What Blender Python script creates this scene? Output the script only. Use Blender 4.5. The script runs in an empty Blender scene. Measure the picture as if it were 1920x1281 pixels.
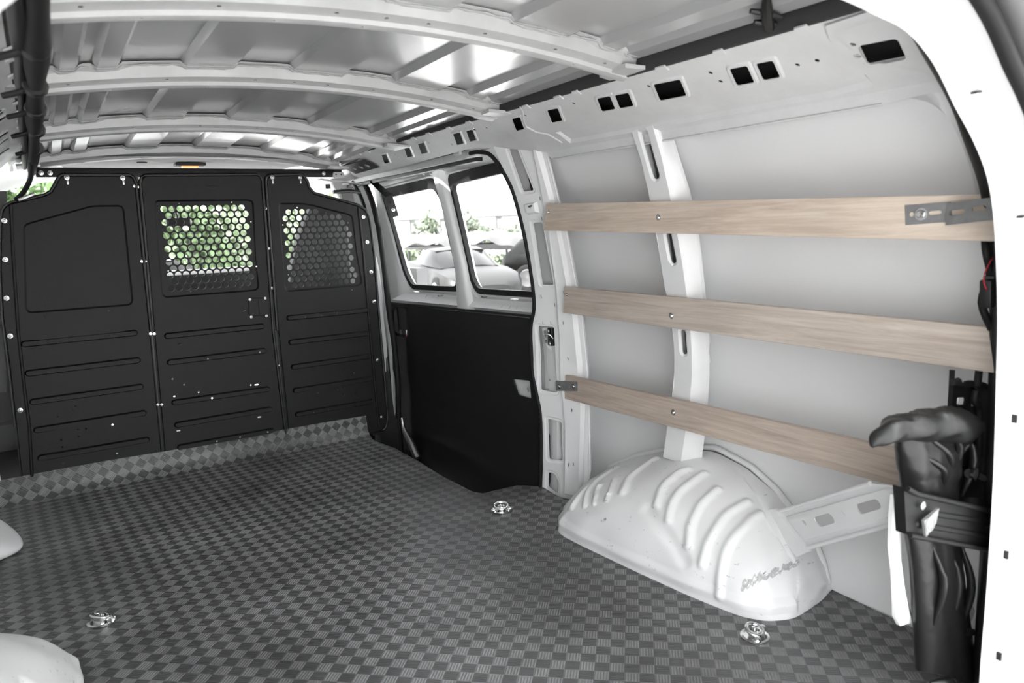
import bpy, bmesh, math, random
from mathutils import Vector, Matrix
from mathutils.geometry import delaunay_2d_cdt, intersect_point_line
random.seed(7)
SC = bpy.context.scene
COL = SC.collection
# ------------------------------------------------------------------ camera
cam_d = bpy.data.cameras.new('camera'); cam = bpy.data.objects.new('camera', cam_d); COL.objects.link(cam)
CAMROWS = [[0.844064, -0.53479, -0.039445], [-0.115198, -0.108993, -0.987345], [0.523722, 0.837926, -0.153603]]
M3 = Matrix((CAMROWS[0], CAMROWS[1], CAMROWS[2]))      # rows: right, down, forward
R3 = Matrix((M3[0], -M3[1], -M3[2])).transposed()
cam.matrix_world = Matrix.Translation((0, 0, 1)) @ R3.to_4x4()
cam_d.sensor_width = 36; cam_d.lens = 1393.76 / 1920 * 36
cam_d.clip_start = .05; cam_d.clip_end = 300
cam_d.dof.use_dof = True; cam_d.dof.focus_distance = 2.7; cam_d.dof.aperture_fstop = 4.5
SC.camera = cam
# ------------------------------------------------------------------ light
w = bpy.data.worlds.new('overcast_sky'); SC.world = w; w.use_nodes = True
wn = w.node_tree.nodes; wl = w.node_tree.links
bg = wn['Background']; bg.inputs[0].default_value = (.97, .985, 1, 1); bg.inputs[1].default_value = 1.25
sun_d = bpy.data.lights.new('sun', 'SUN'); sun_d.energy = 7.5; sun_d.angle = math.radians(3); sun_d.color = (1, .99, .97)
sun = bpy.data.objects.new('sun', sun_d); COL.objects.link(sun)
sun.rotation_euler = Vector((.85, -.12, -1.0)).to_track_quat('-Z', 'Y').to_euler()
vs = SC.view_settings; vs.view_transform = 'Standard'; vs.look = 'None'; vs.gamma = 1; vs.use_curve_mapping = False
vs.exposure = 2.22
D = {
 'left_panel': [[-0.2331,0.0939],[-0.1572,0.0879],[-0.1558,0.3065],[-0.1499,0.5153],[-0.1474,0.7348],[-0.1329,0.9245],[-0.108,1.1031],[-0.0995,1.1326],[-0.0873,1.1502],[-0.0675,1.1617],[-0.0149,1.1748],[0.0476,1.1901],[0.0665,1.2021],[0.0817,1.2263],[0.0994,1.2566],[0.111,1.2647],[0.3474,1.2652],[0.3618,1.2547],[0.3674,1.2334],[0.3597,0.6263],[0.3485,0.0761],[0.3487,0.0571]],
 'center_panel': [[0.3558,0.0651],[0.3678,0.6254],[0.3811,1.2334],[0.3893,1.2547],[0.4042,1.2654],[0.8522,1.2686],[0.8675,1.2595],[0.8726,1.2387],[0.8607,0.5718],[0.8759,0.0718],[0.8766,0.051]],
 'right_panel': [[0.8866,0.0517],[0.8798,0.5698],[0.8859,1.2317],[0.8903,1.2548],[0.9076,1.2665],[1.0366,1.2691],[1.058,1.262],[1.0734,1.2406],[1.0807,1.2095],[1.1011,1.1853],[1.2281,1.1495],[1.3053,1.1283],[1.3411,1.1051],[1.3577,1.0744],[1.3635,1.0413],[1.3735,0.8772],[1.3763,0.5689],[1.3827,0.3004],[1.3863,0.0673],[1.3717,0.0229],[1.3447,0.0058],[1.3045,-0.0005],[1.2762,-0.0035]],
 'left_flange': [[-0.0684,1.1538],[-0.086,0.9216],[-0.1014,0.6764],[-0.1078,0.4458],[-0.1096,0.296],[-0.1242,0.096]],
 'right_flange': [[1.3073,1.1183],[1.316,0.911],[1.3229,0.5216],[1.3277,0.2812],[1.3354,0.035]],
 'left_recess': [[-0.0404,1.0611],[-0.0352,1.0761],[-0.0258,1.0833],[-0.0123,1.0879],[0.2004,1.1468],[0.2948,1.1466],[0.3078,1.1422],[0.3136,1.1287],[0.3072,0.7603],[0.3016,0.7453],[0.29,0.738],[-0.0512,0.7382],[-0.0635,0.7446],[-0.0696,0.7591]],
 'center_recess': [[0.4251,1.1404],[0.4289,1.1573],[0.4401,1.1639],[0.8013,1.1614],[0.8187,1.157],[0.8259,1.1448],[0.8172,0.7803],[0.8122,0.7651],[0.7976,0.7575],[0.4319,0.7574],[0.4193,0.7655],[0.4146,0.7817]],
 'right_recess': [[0.9321,1.1215],[0.936,1.138],[0.9483,1.1439],[1.0427,1.1423],[1.0902,1.1327],[1.26,1.0868],[1.2732,1.08],[1.279,1.0655],[1.302,0.767],[1.2987,0.7505],[1.2826,0.743],[0.9451,0.7419],[0.9312,0.7494],[0.9263,0.7657]],
 'ribs_left': [[[-0.0863,0.6227],[0.2962,0.624]],[[-0.0866,0.5071],[0.2953,0.509]],[[-0.0852,0.3928],[0.2947,0.396]],[[-0.0855,0.2787],[0.2943,0.2829]],[[-0.0851,0.1649],[0.2936,0.1666]]],
 'ribs_center': [[[0.4195,0.5976],[0.8106,0.5974]],[[0.4185,0.4839],[0.81,0.4856]],[[0.4185,0.3082],[0.8103,0.308]],[[0.4194,0.2097],[0.8113,0.2127]],[[0.4213,0.1094],[0.8105,0.1112]]],
 'ribs_right': [[[0.9372,0.6231],[1.3069,0.6239]],[[0.9366,0.51],[1.3063,0.5105]],[[0.9371,0.3935],[1.3042,0.397]],[[0.936,0.2818],[1.3022,0.2839]],[[0.9377,0.1677],[1.3018,0.1711]]],
 'panel_screws': [[-0.0957,1.0948],[-0.1098,0.9493],[-0.1238,0.8042],[-0.1293,0.6587],[-0.1312,0.3664],[1.3304,1.0701],[1.3405,0.9506],[1.3491,0.8065],[1.3523,0.6606],[1.3566,0.6628],[1.351,0.372],[1.3515,0.0816],[0.1259,1.2546],[0.3209,1.2525],[0.916,1.2549],[1.0403,1.2549]],
 'bar_screws': [[0.0432,1.2726],[0.0729,1.2727],[1.156,1.2742]],
 'seam_screws': [[0.3602,1.2207],[0.3737,1.2184],[0.3557,0.916],[0.3716,0.9151],[0.3563,0.6131],[0.3704,0.6115],[0.3536,0.3083],[0.3679,0.3059],[0.3552,0.0795],[0.8783,1.1199],[0.8767,0.9429],[0.873,0.7656],[0.8707,0.4097],[0.8692,0.0807]],
 'bar': [[0.0299,1.2925],[1.2393,1.294],[1.2364,1.2574],[0.0261,1.2605]],
 'latch': [[0.7593,0.7352],[0.8591,0.7268],[0.8523,0.6357],[0.7553,0.6452]],
 'latch_screws': [[0.7701,0.7218],[0.8371,0.7224],[0.7691,0.6439],[0.8362,0.6423]],
 'latch_slit': [[0.805,0.7188],[0.8039,0.6455]],
 'latch_hole': [[0.7395,0.6823]],
 'grill_c': [[0.4616,1.1267],[0.7744,1.1259],[0.4574,0.7959],[0.7666,0.7953]],
 'grill_r': [[0.9759,1.102],[1.1007,1.1016],[0.9697,0.7687],[1.2513,0.772]],
 'holes_left': [[-0.0079,0.7235],[0.213,0.7237],[-0.0118,0.6228],[0.2096,0.6243],[0.0521,0.3502],[-0.0097,0.3186],[0.052,0.2554],[0.0793,0.2529],[0.0525,0.227],[-0.0102,0.2233],[-0.0099,0.1945],[0.1759,0.2533],[0.1791,0.129],[-0.0138,0.1283]],
 'holes_center': [[0.464,0.3792],[0.5189,0.3383],[0.569,0.3055],[0.5704,0.1092],[0.6688,0.1093],[0.7914,0.1104],[0.7897,0.4825],[0.5686,0.4814],[0.4211,0.4105],[0.4206,0.335],[0.7403,0.3381]],
 'slots_center': [[0.7652,0.3351],[0.7642,0.1833],[0.4214,0.182],[0.4638,0.5569]],
 'holes_right': [[1.0081,0.6217],[1.0829,0.6228],[1.1565,0.6236],[1.2307,0.6216],[1.1652,0.3545],[1.2272,0.3245],[1.1653,0.2585],[1.1661,0.2302],[1.2267,0.2268],[1.227,0.1997],[1.1387,0.2544],[1.0409,0.2555],[1.0434,0.0795],[1.0084,0.1681],[1.0813,0.1668],[1.1544,0.1666],[1.2298,0.1661]],
 'post_front': [[1.3107,1.1282],[1.3623,1.0996],[1.4032,0.9066],[1.4449,0.4546],[1.4554,0.0133],[1.4644,-0.0727],[1.3006,-0.0549],[1.2767,0.0046],[1.4139,0.1317],[1.3821,0.8819]],
 'mat_edge': [[1.2569,3.3075],[1.2886,3.1249],[1.2941,2.8776],[1.2839,2.6283],[1.2911,2.3971],[1.3119,2.3517],[1.3695,2.3495],[1.4621,2.3428],[1.5284,2.2749],[1.5189,2.1737],[1.518,2.1056]],
 'wall_floor': [[1.7042,1.1394],[1.6765,0.8676]],
 'tie': [[1.3416,1.1039],[1.279,2.1631],[0.0269,2.1542]],
 'door_out': [[3.4766,0.6416],[2.2014,0.6793]],
 'win_f_seal': [[3.4437,1.1981],[2.9075,1.2165],[2.8519,1.1752],[2.748,0.8418],[2.7721,0.7219],[3.2376,0.721],[3.2979,0.795]],
 'win_r_seal': [[2.7531,1.2072],[2.7186,1.2256],[2.3238,1.2348],[2.1595,0.7473],[2.586,0.726],[2.6388,0.747],[2.662,0.7895]],
 'win_f_glass': [[3.3958,1.1725],[2.8906,1.1932],[2.7525,0.8194],[2.7666,0.7493],[3.2096,0.7375],[3.2544,0.7736]],
 'win_r_glass': [[2.7066,1.1932],[2.2778,1.2048],[2.1675,0.7619],[2.5509,0.7558],[2.5932,0.7815]],
 'mull': [[2.9337,1.2429],[2.8082,1.2414],[2.748,0.8418],[2.7747,0.6787],[2.6706,0.6946],[2.7471,1.211],[2.7541,1.2749]],
 'door_handle': [[3.4574,0.6255],[3.2778,0.6338],[3.2943,0.4872],[3.4636,0.4829]],
 'door_pocket': [[2.3584,0.4243],[2.2473,0.4354],[2.2365,0.3729],[2.3161,0.3713]],
 'door_top': [[3.5102,1.2305],[2.4348,1.2451],[3.4766,0.6416],[2.2014,0.6793],[2.8082,1.2414],[3.9563,1.2605]],
 'door_bot': [[3.5026,-0.175],[2.7289,-0.1378]],
 'track': [[4.1317,1.2577],[2.429,1.2982],[3.9472,1.3022]],
 'striker': [[2.2746,0.6294],[2.1991,0.6297],[2.2104,0.3795],[2.2777,0.384]],
 'slotB1': [[2.2096,1.2666],[2.1767,1.2668],[2.1593,1.1196],[2.2018,1.1168]],
 'slotB2': [[2.2008,1.0076],[2.1612,1.0081],[2.1764,0.7861],[2.2213,0.7852]],
 'slotB3': [[2.2464,0.2767],[2.1866,0.2729],[2.184,0.1236],[2.242,0.1194]],
 'slotB4': [[2.2471,0.066],[2.2191,0.0672],[2.1977,0.0386],[2.1955,-0.0078],[2.2417,0.0116]],
 'bumpB': [[2.2002,1.069],[2.1543,1.0758],[2.1552,1.0466],[2.1997,1.0375]],
 'Bfront': [[2.272,1.2799],[2.2568,1.2281],[2.2332,1.1354],[2.2393,0.9862],[2.2559,0.7925],[2.2706,0.6921],[2.2946,0.6202],[2.3119,0.4647],[2.2851,0.3646],[2.2678,0.2634],[2.2656,0.013]],
 'Bcrease': [[2.1082,1.2805],[2.1209,1.1457],[2.1352,1.0016],[2.1593,0.7748],[2.2034,0.3944],[2.1703,0.3177],[2.1612,-0.0068]],
 'Brear': [[2.0268,1.27],[2.0672,1.2541],[2.0731,1.2291],[2.0753,1.0716],[2.0768,0.9722],[2.0839,0.6613],[2.0857,0.4858],[2.0649,0.3513],[2.0642,0.1129]],
 'Bholes': [[2.1804,1.0625],[2.1412,1.0896],[2.157,1.0209],[2.1192,0.7603],[2.14,0.5164],[2.1279,0.3273],[2.1433,0.1186],[2.1232,0.1243],[2.1435,0.6485],[2.1824,0.7134],[2.2429,0.6413],[2.2086,0.6431],[2.2318,0.7415]],
 'Cleft': [[1.6266,1.2791],[1.6099,1.1688],[1.6163,1.004],[1.6242,0.8147],[1.6134,0.734],[1.614,0.6186],[1.6374,0.4639],[1.6762,0.2582]],
 'Cmid': [[1.5374,1.2724],[1.5252,1.1604],[1.5298,1.0173],[1.5315,0.8062],[1.5386,0.6483],[1.552,0.5174],[1.5893,0.2792]],
 'Cright': [[1.5072,1.2767],[1.4979,1.1724],[1.4801,1.0864],[1.4842,0.9707],[1.4956,0.8203],[1.5033,0.7106],[1.5117,0.5665],[1.5407,0.2998]],
 'Cslots': [[[1.5717,1.236],[1.5646,1.124]],[[1.5668,0.9577],[1.5634,0.8873]],[[1.5691,0.6684],[1.5687,0.6102]]],
 'board1': [[2.0977,1.0695],[2.1183,0.9792],[0.7141,1.0226],[0.7205,0.9382],[1.5731,1.0066],[2.098,1.0425]],
 'board2': [[2.0992,0.7831],[2.1127,0.69],[0.7117,0.7699],[0.7145,0.6816],[1.5811,0.7231],[2.0954,0.7566]],
 'board3': [[2.1408,0.4572],[2.1483,0.3686],[0.8776,0.4751],[0.881,0.3894],[1.5975,0.4242]],
 'lower_bracket': [[2.2005,0.4222],[2.0683,0.4428],[2.0685,0.4079],[2.201,0.3857],[2.1806,0.4092],[2.1251,0.4182]],
 'wallflange': [[2.0706,1.2669],[1.6577,1.255],[1.5313,1.2505],[1.1147,1.2399],[0.8953,1.228]],
 'crease': [[2.214,0.4535],[1.8739,0.4511],[1.5959,0.4475],[1.0493,0.4687]],
 'rail_holes': [[[3.0429,0.0494],[2.9916,0.0497],[3.0805,0.1066],[3.1349,0.1071]],[[2.802,0.0456],[2.7521,0.046],[2.8325,0.1024],[2.8853,0.1028]],[[2.6637,0.0399],[2.6085,0.0405],[2.6896,0.1008],[2.7483,0.1013]],[[2.3695,0.0367],[2.3196,0.0373],[2.3911,0.0981],[2.4441,0.0985]],[[2.2783,0.0392],[2.2348,0.0397],[2.298,0.096],[2.344,0.0963]],[[1.9865,0.0388],[1.9422,0.0394],[1.9977,0.0978],[2.0446,0.0982]],[[1.8013,0.0417],[1.7527,0.0444],[1.8002,0.1012],[1.8514,0.0995]],[[1.5822,0.047],[1.5314,0.05],[1.5681,0.1044],[1.6214,0.1025]],[[1.5162,0.0525],[1.4661,0.0554],[1.4999,0.1085],[1.5522,0.1067]],[[1.3709,0.0496],[1.2879,0.0549],[1.3203,0.1156],[1.4076,0.1126]],[[1.1489,0.0626],[1.1039,0.0655],[1.1265,0.1236],[1.1735,0.122]],[[1.082,0.0666],[1.0412,0.0692],[1.0611,0.1255],[1.1036,0.124]],[[0.8593,0.0793],[0.7864,0.0841],[0.7993,0.1454],[0.8754,0.1434]]],
 'rail_dots': [[0.8647,0.0729],[0.8785,0.1108],[1.6834,0.0455],[1.3941,0.0549],[1.2042,0.0633],[1.2031,0.0983],[0.9622,0.1047],[1.9197,0.0438],[2.2313,0.0459],[2.1642,0.0527],[2.5951,0.0516],[2.4743,0.0911],[2.9459,0.0689],[2.9533,0.0856],[2.9474,0.0959],[1.0067,0.1036]],
 'rail_edges': [[3.5646,0.0569],[2.1625,0.0361],[1.4458,0.0088],[0.8595,0.0414],[3.4289,0.1773],[2.3125,0.1317],[1.938,0.1112],[1.4849,0.22],[1.0883,0.2387]],
 'rail_seam': [[1.8939,0.0147],[1.9445,0.0618],[1.9916,0.1137],[1.9481,0.141]],
 'frame_slots': [[1.2948,1.1822],[1.4686,0.9813],[1.5102,0.6054],[1.512,0.3341],[1.5111,0.1218]],
 'frame_inner': [[0.952,1.2825],[1.0258,1.2715],[1.106,1.2567],[1.1805,1.2177],[1.2472,1.1584],[1.3095,1.1067],[1.3586,1.0514],[1.3873,0.9888],[1.4093,0.8964],[1.4246,0.8009],[1.4326,0.7031],[1.4454,0.4997],[1.4464,0.2882],[1.441,0.1251]],
 'frame_outer': [[1.0295,1.2656],[1.1311,1.2412],[1.1901,1.2062],[1.2429,1.1634]],
 'bag': [[[1.3173,0.62],[1.4282,0.6004]],[[1.2888,0.6102],[1.475,0.5762]],[[1.2888,0.5654],[1.5005,0.5228]],[[1.2997,0.5126],[1.4981,0.4686]],[[1.31,0.4693],[1.5029,0.4233]],[[1.3331,0.3798],[1.5189,0.3291]],[[1.3533,0.3097],[1.535,0.2555]],[[1.3674,0.2286],[1.5618,0.1646]],[[1.3839,0.1444],[1.5964,0.0678]],[[1.3943,0.0661],[1.6295,-0.0256]]],
 'flap': [[1.4277,0.5943],[1.3429,0.6146],[1.2556,0.6302],[1.1903,0.64],[1.1515,0.6414],[1.1382,0.6356]],
 'clamp': [[1.2071,0.5299],[1.2378,0.5132],[1.5092,0.4143],[1.5188,0.3323],[1.2219,0.4411]],
 'jack': [[1.4706,0.6613],[1.6126,0.6346],[1.6367,0.4673],[1.5601,0.4777],[1.5307,0.5007],[1.4749,0.5773]],
 'jack_holes': [[1.5102,0.6218],[1.5626,0.6101],[1.5126,0.5792]],
 'arm': [[[1.2397,0.2316],[1.1394,0.1919]],[[1.248,0.5189],[1.3366,0.4835],[1.3901,0.452],[1.3404,0.4316]]],
 'bracket_top': [[1.4293,1.0051],[1.5774,1.0085],[1.5895,0.97],[1.4397,0.9665],[1.5735,1.0065],[1.7177,1.0127],[1.722,0.977],[1.5833,0.9702]],
 'wires': [[1.5479,0.9779],[1.5843,0.9459],[1.5755,0.9152],[1.5973,0.8719],[1.5909,0.8193],[1.6019,0.9033],[1.5462,0.8857],[1.5656,0.8583]],
 'cloth': [[1.4036,0.3561],[1.4408,0.3462],[1.45,0.2803],[1.4783,0.2012],[1.4525,0.1999],[1.4307,0.2279],[1.4261,0.2872],[1.4017,0.3057]],
 'pipe': [[1.7035,0.1171],[1.7404,0.1052],[1.7464,0.0533],[1.6777,0.0764]],
 'clip': [[1.1492,0.937,1.37],[1.2619,1.027,1.37],[1.1582,0.9693,1.37],[1.2338,0.9858,1.37]],
 'harness': [[[0.0373,1.0444,1.3],[0.0347,1.4402,1.3],[0.0327,1.844,1.3],[0.0298,2.3401,1.3],[0.0213,3.2094,1.3],[0.0111,3.7999,1.3]]],
 'leftbits': [[-0.0398,1.1812],[0.0821,1.2606],[0.0845,1.2202],[0.0308,1.1964],[-0.0235,1.175]],
 'post': [[1.42,3.9352,1.2929],[1.42,3.7187,1.258],[1.42,3.5742,1.1643],[1.42,3.4968,1.01],[1.42,3.4807,0.8265],[1.42,3.476,0.614],[1.42,3.439,0.4291],[1.42,3.4294,0.24],[1.42,3.4523,0.0562]],
 'postplate': [[1.42,3.5601,1.1636],[1.42,3.4502,1.1579],[1.42,3.3783,1.0737],[1.42,3.4817,1.0564]],
 'greystrip': [[1.44,3.5764,1.0373],[1.44,3.4879,0.6651],[1.44,3.4854,0.5574],[1.44,3.4256,0.4282],[1.44,3.4679,0.0355],[1.44,3.6005,-0.0062],[1.44,3.5486,0.552]],
 'seal_low': [[1.45,3.4269,0.0141],[1.45,3.4152,-0.0393],[1.45,3.3223,-0.068],[1.45,3.2816,-0.0912],[1.45,3.2416,-0.114]],
 'wheel_ribs': [[[0.3383,0.3131],[0.0927,0.5354],[0.0852,0.7778]],[[0.3759,0.3232],[0.3534,0.4848],[0.3409,0.6061]],[[0.401,0.3535],[0.381,0.4646],[0.3759,0.5253]],[[0.4236,0.3939],[0.4135,0.4949],[0.401,0.5859]],[[0.4411,0.4747],[0.4261,0.6566],[0.4286,0.8283]],[[0.4987,0.4444],[0.4937,0.6061],[0.5063,0.7475]],[[0.5263,0.3838],[0.5213,0.5758],[0.5338,0.7677]],[[0.5664,0.2929],[0.5589,0.4949],[0.5714,0.697]],[[0.594,0.2222],[0.599,0.4848],[0.6291,0.7475]],[[0.6291,0.0808],[0.6316,0.4242],[0.6667,0.7273]]],
 'residue': [[0.6692,0.202],[0.7043,0.2929],[0.7644,0.4343],[0.8221,0.6061]],
 'dent': [[0.4912,0.3939],[0.5313,0.303],[0.5664,0.1919]],
 'wbase': [[1.6,2.06],[1.45,2.01],[1.3765,1.938],[1.335,1.9],[1.322,1.86],[1.3248,1.733],[1.341,1.508],[1.362,1.322],[1.3886,1.185],[1.425,1.132],[1.488,1.102],[1.615,1.117],[1.7,1.141]],
 'wridge': [[2.1,0.03],[2.08,0.085],[2.03,0.115],[1.98,0.14],[1.92,0.175],[1.74,0.243],[1.56,0.288],[1.42,0.262],[1.33,0.22],[1.26,0.17],[1.2,0.125],[1.165,0.07],[1.142,0.01]],
}
# ------------------------------------------------------------------ helpers
def interp(x, xs, ys):
    if x <= xs[0]: return ys[0]
    for i in range(1, len(xs)):
        if x <= xs[i]:
            t = (x - xs[i-1]) / (xs[i] - xs[i-1]); return ys[i-1] + t * (ys[i] - ys[i-1])
    return ys[-1]
def W(z): return interp(z, [-.3,0,.07,.3,.5,.7,.96,1.28,1.4], [1.56,1.60,1.61,1.615,1.62,1.60,1.545,1.45,1.40])
def Wd(z): return interp(z, [-.4,0,.4,.7,1.0,1.25], [1.53,1.54,1.555,1.55,1.535,1.505])
def Wo(z): return interp(z, [-.2,0,.3,.6,.9,1.1,1.25,1.4], [1.67,1.69,1.72,1.71,1.655,1.58,1.48,1.40])
def SB(y, z): return W(z) - .35 * min(max(y - 2.06, 0), .3)
CX = .62
def zroof(x, y):                                             # underside line of the roof bows
    return interp(y, [0,1.42,2.04,2.82,3.5,4.2], [1.395,1.395,1.385,1.372,1.348,1.32]) - .055 * ((x - CX) / .62) ** 2

def mat(name, col, rough=.5, metal=0, spec=.5, coat=0, bump=0, bscale=60, dirt=0, dscale=6, dcol=None, tweak=None):
    m = bpy.data.materials.new(name); m.use_nodes = True
    n = m.node_tree.nodes; l = m.node_tree.links; b = n['Principled BSDF']
    if not isinstance(col, (tuple, list)): col = (col, col, col)
    c4 = (*col, 1)
    b.inputs['Base Color'].default_value = c4; b.inputs['Roughness'].default_value = rough
    b.inputs['Metallic'].default_value = metal; b.inputs['Specular IOR Level'].default_value = spec
    b.inputs['Coat Weight'].default_value = coat; b.inputs['Coat Roughness'].default_value = .12
    tc = n.new('ShaderNodeTexCoord')
    if dirt:
        nz = n.new('ShaderNodeTexNoise'); nz.inputs['Scale'].default_value = dscale; nz.inputs['Detail'].default_value = 6
        nz.inputs['Roughness'].default_value = .65
        l.new(tc.outputs['Object'], nz.inputs['Vector'])
        r = n.new('ShaderNodeValToRGB'); r.color_ramp.elements[0].position = .35; r.color_ramp.elements[1].position = .68
        d = dcol or tuple(v * (1 - dirt) for v in col)
        r.color_ramp.elements[0].color = (*d, 1); r.color_ramp.elements[1].color = c4
        l.new(nz.outputs['Fac'], r.inputs['Fac']); l.new(r.outputs['Color'], b.inputs['Base Color'])
    if bump:
        nb = n.new('ShaderNodeTexNoise'); nb.inputs['Scale'].default_value = bscale; nb.inputs['Detail'].default_value = 3
        l.new(tc.outputs['Object'], nb.inputs['Vector'])
        bp = n.new('ShaderNodeBump'); bp.inputs['Strength'].default_value = bump; bp.inputs['Distance'].default_value = .003
        l.new(nb.outputs['Fac'], bp.inputs['Height']); l.new(bp.outputs['Normal'], b.inputs['Normal'])
    if tweak: tweak(n, l, b, tc)
    return m

def math_node(n, l, op, a, b=None, c=None):
    m = n.new('ShaderNodeMath'); m.operation = op
    for i, v in enumerate((a, b, c)):
        if v is None: continue
        if isinstance(v, (int, float)): m.inputs[i].default_value = v
        else: l.new(v, m.inputs[i])
    return m.outputs[0]

def mat_rubber_tread(n, l, b, tc):                            # checker of five-bar squares, turned to the van
    mp = n.new('ShaderNodeMapping'); mp.inputs['Rotation'].default_value = (0, 0, math.radians(41.5))
    mp.inputs['Scale'].default_value = (1/.0335, 1/.0335, 1/.0335)
    uv = n.new('ShaderNodeUVMap'); l.new(uv.outputs[0], mp.inputs['Vector'])
    sp = n.new('ShaderNodeSeparateXYZ'); l.new(mp.outputs[0], sp.inputs[0])
    u, v = sp.outputs[0], sp.outputs[1]
    fl = math_node(n, l, 'ADD', math_node(n, l, 'FLOOR', u), math_node(n, l, 'FLOOR', v))
    chk = math_node(n, l, 'MODULO', math_node(n, l, 'ABSOLUTE', fl), 2.0)
    fu = math_node(n, l, 'FRACT', u); fv = math_node(n, l, 'FRACT', v)
    mix = n.new('ShaderNodeMix'); mix.data_type = 'FLOAT'
    l.new(chk, mix.inputs[0]); l.new(fu, mix.inputs[2]); l.new(fv, mix.inputs[3])
    s = math_node(n, l, 'SINE', math_node(n, l, 'MULTIPLY_ADD', mix.outputs[0], 2*math.pi*5, -math.pi/2))
    s = math_node(n, l, 'MAXIMUM', s, -.3)
    mi = n.new('ShaderNodeMix'); mi.data_type = 'FLOAT'
    l.new(chk, mi.inputs[0]); l.new(fv, mi.inputs[2]); l.new(fu, mi.inputs[3])
    e = math_node(n, l, 'ABSOLUTE', math_node(n, l, 'SUBTRACT', mi.outputs[0], .5))
    inside = math_node(n, l, 'LESS_THAN', e, .43)
    h = math_node(n, l, 'MULTIPLY', math_node(n, l, 'ADD', s, .3), inside)
    bp = n.new('ShaderNodeBump'); bp.inputs['Strength'].default_value = .8; bp.inputs['Distance'].default_value = .0015
    l.new(h, bp.inputs['Height']); l.new(bp.outputs['Normal'], b.inputs['Normal'])
    # anisotropic gloss: the bars of each square stretch the reflection along their own direction
    b.inputs['Anisotropic'].default_value = .6; b.inputs['Roughness'].default_value = .42
    tg = n.new('ShaderNodeTangent'); tg.direction_type = 'UV_MAP'
    l.new(tg.outputs[0], b.inputs['Tangent'])
    rot = math_node(n, l, 'MULTIPLY_ADD', chk, .25, -math.radians(41.5)/(2*math.pi))
    l.new(rot, b.inputs['Anisotropic Rotation'])
    nz = n.new('ShaderNodeTexNoise'); nz.inputs['Scale'].default_value = 2.2; nz.inputs['Detail'].default_value = 7; nz.inputs['Roughness'].default_value = .7
    l.new(tc.outputs['Object'], nz.inputs['Vector'])
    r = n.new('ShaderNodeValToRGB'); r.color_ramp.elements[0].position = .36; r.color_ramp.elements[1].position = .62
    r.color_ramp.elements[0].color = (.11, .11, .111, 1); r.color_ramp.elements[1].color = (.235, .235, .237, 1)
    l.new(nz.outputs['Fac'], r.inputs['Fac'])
    # squares with crosswise bars coloured darker, imitating how the bars catch light
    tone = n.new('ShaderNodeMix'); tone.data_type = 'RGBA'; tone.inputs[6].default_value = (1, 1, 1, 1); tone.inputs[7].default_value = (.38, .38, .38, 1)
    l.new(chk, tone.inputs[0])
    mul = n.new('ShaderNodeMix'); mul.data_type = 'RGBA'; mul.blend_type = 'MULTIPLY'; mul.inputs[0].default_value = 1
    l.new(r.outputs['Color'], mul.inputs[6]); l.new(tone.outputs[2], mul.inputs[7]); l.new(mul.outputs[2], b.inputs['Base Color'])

def wood_tweak(c0, c1, seed):
    def f(n, l, b, tc):
        mp = n.new('ShaderNodeMapping'); mp.inputs['Scale'].default_value = (34, 1.6, 34); mp.inputs['Location'].default_value = (seed, seed, 0)
        l.new(tc.outputs['Object'], mp.inputs['Vector'])
        nz = n.new('ShaderNodeTexNoise'); nz.inputs['Scale'].default_value = 2.2; nz.inputs['Detail'].default_value = 9; nz.inputs['Distortion'].default_value = .6
        nz.inputs['Roughness'].default_value = .7
        l.new(mp.outputs[0], nz.inputs['Vector'])
        r = n.new('ShaderNodeValToRGB'); cr = r.color_ramp
        cr.elements[0].position = .3; cr.elements[1].position = .66
        cr.elements[0].color = (*c0, 1); cr.elements[1].color = (*c1, 1)
        l.new(nz.outputs['Fac'], r.inputs['Fac'])
        n2 = n.new('ShaderNodeTexNoise'); n2.inputs['Scale'].default_value = 4; l.new(tc.outputs['Object'], n2.inputs['Vector'])
        mx = n.new('ShaderNodeMix'); mx.data_type = 'RGBA'; mx.blend_type = 'MULTIPLY'; mx.inputs[0].default_value = .35
        r2 = n.new('ShaderNodeValToRGB'); r2.color_ramp.elements[0].position = .35; r2.color_ramp.elements[1].position = .6
        r2.color_ramp.elements[0].color = (.72, .75, .8, 1); r2.color_ramp.elements[1].color = (1, 1, 1, 1)
        l.new(n2.outputs['Fac'], r2.inputs['Fac']); l.new(r.outputs['Color'], mx.inputs[6]); l.new(r2.outputs['Color'], mx.inputs[7])
        l.new(mx.outputs[2], b.inputs['Base Color'])
        bp = n.new('ShaderNodeBump'); bp.inputs['Strength'].default_value = .25; bp.inputs['Distance'].default_value = .001
        l.new(nz.outputs['Fac'], bp.inputs['Height']); l.new(bp.outputs['Normal'], b.inputs['Normal'])
    return f

def arch_tweak(n, l, b, tc):                                 # scuffs on the wheel arch, as thin scratches
    mp = n.new('ShaderNodeMapping'); mp.inputs['Scale'].default_value = (3, 9, 14); mp.inputs['Rotation'].default_value = (.3, .7, .2)
    l.new(tc.outputs['Object'], mp.inputs['Vector'])
    nz = n.new('ShaderNodeTexNoise'); nz.inputs['Scale'].default_value = 3.2; nz.inputs['Detail'].default_value = 10; nz.inputs['Roughness'].default_value = .8
    l.new(mp.outputs[0], nz.inputs['Vector'])
    r = n.new('ShaderNodeValToRGB'); r.color_ramp.elements[0].position = .35; r.color_ramp.elements[1].position = .395
    r.color_ramp.elements[0].color = (.25, .25, .25, 1); r.color_ramp.elements[1].color = (.80, .80, .80, 1)
    l.new(nz.outputs['Fac'], r.inputs['Fac']); l.new(r.outputs['Color'], b.inputs['Base Color'])

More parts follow.
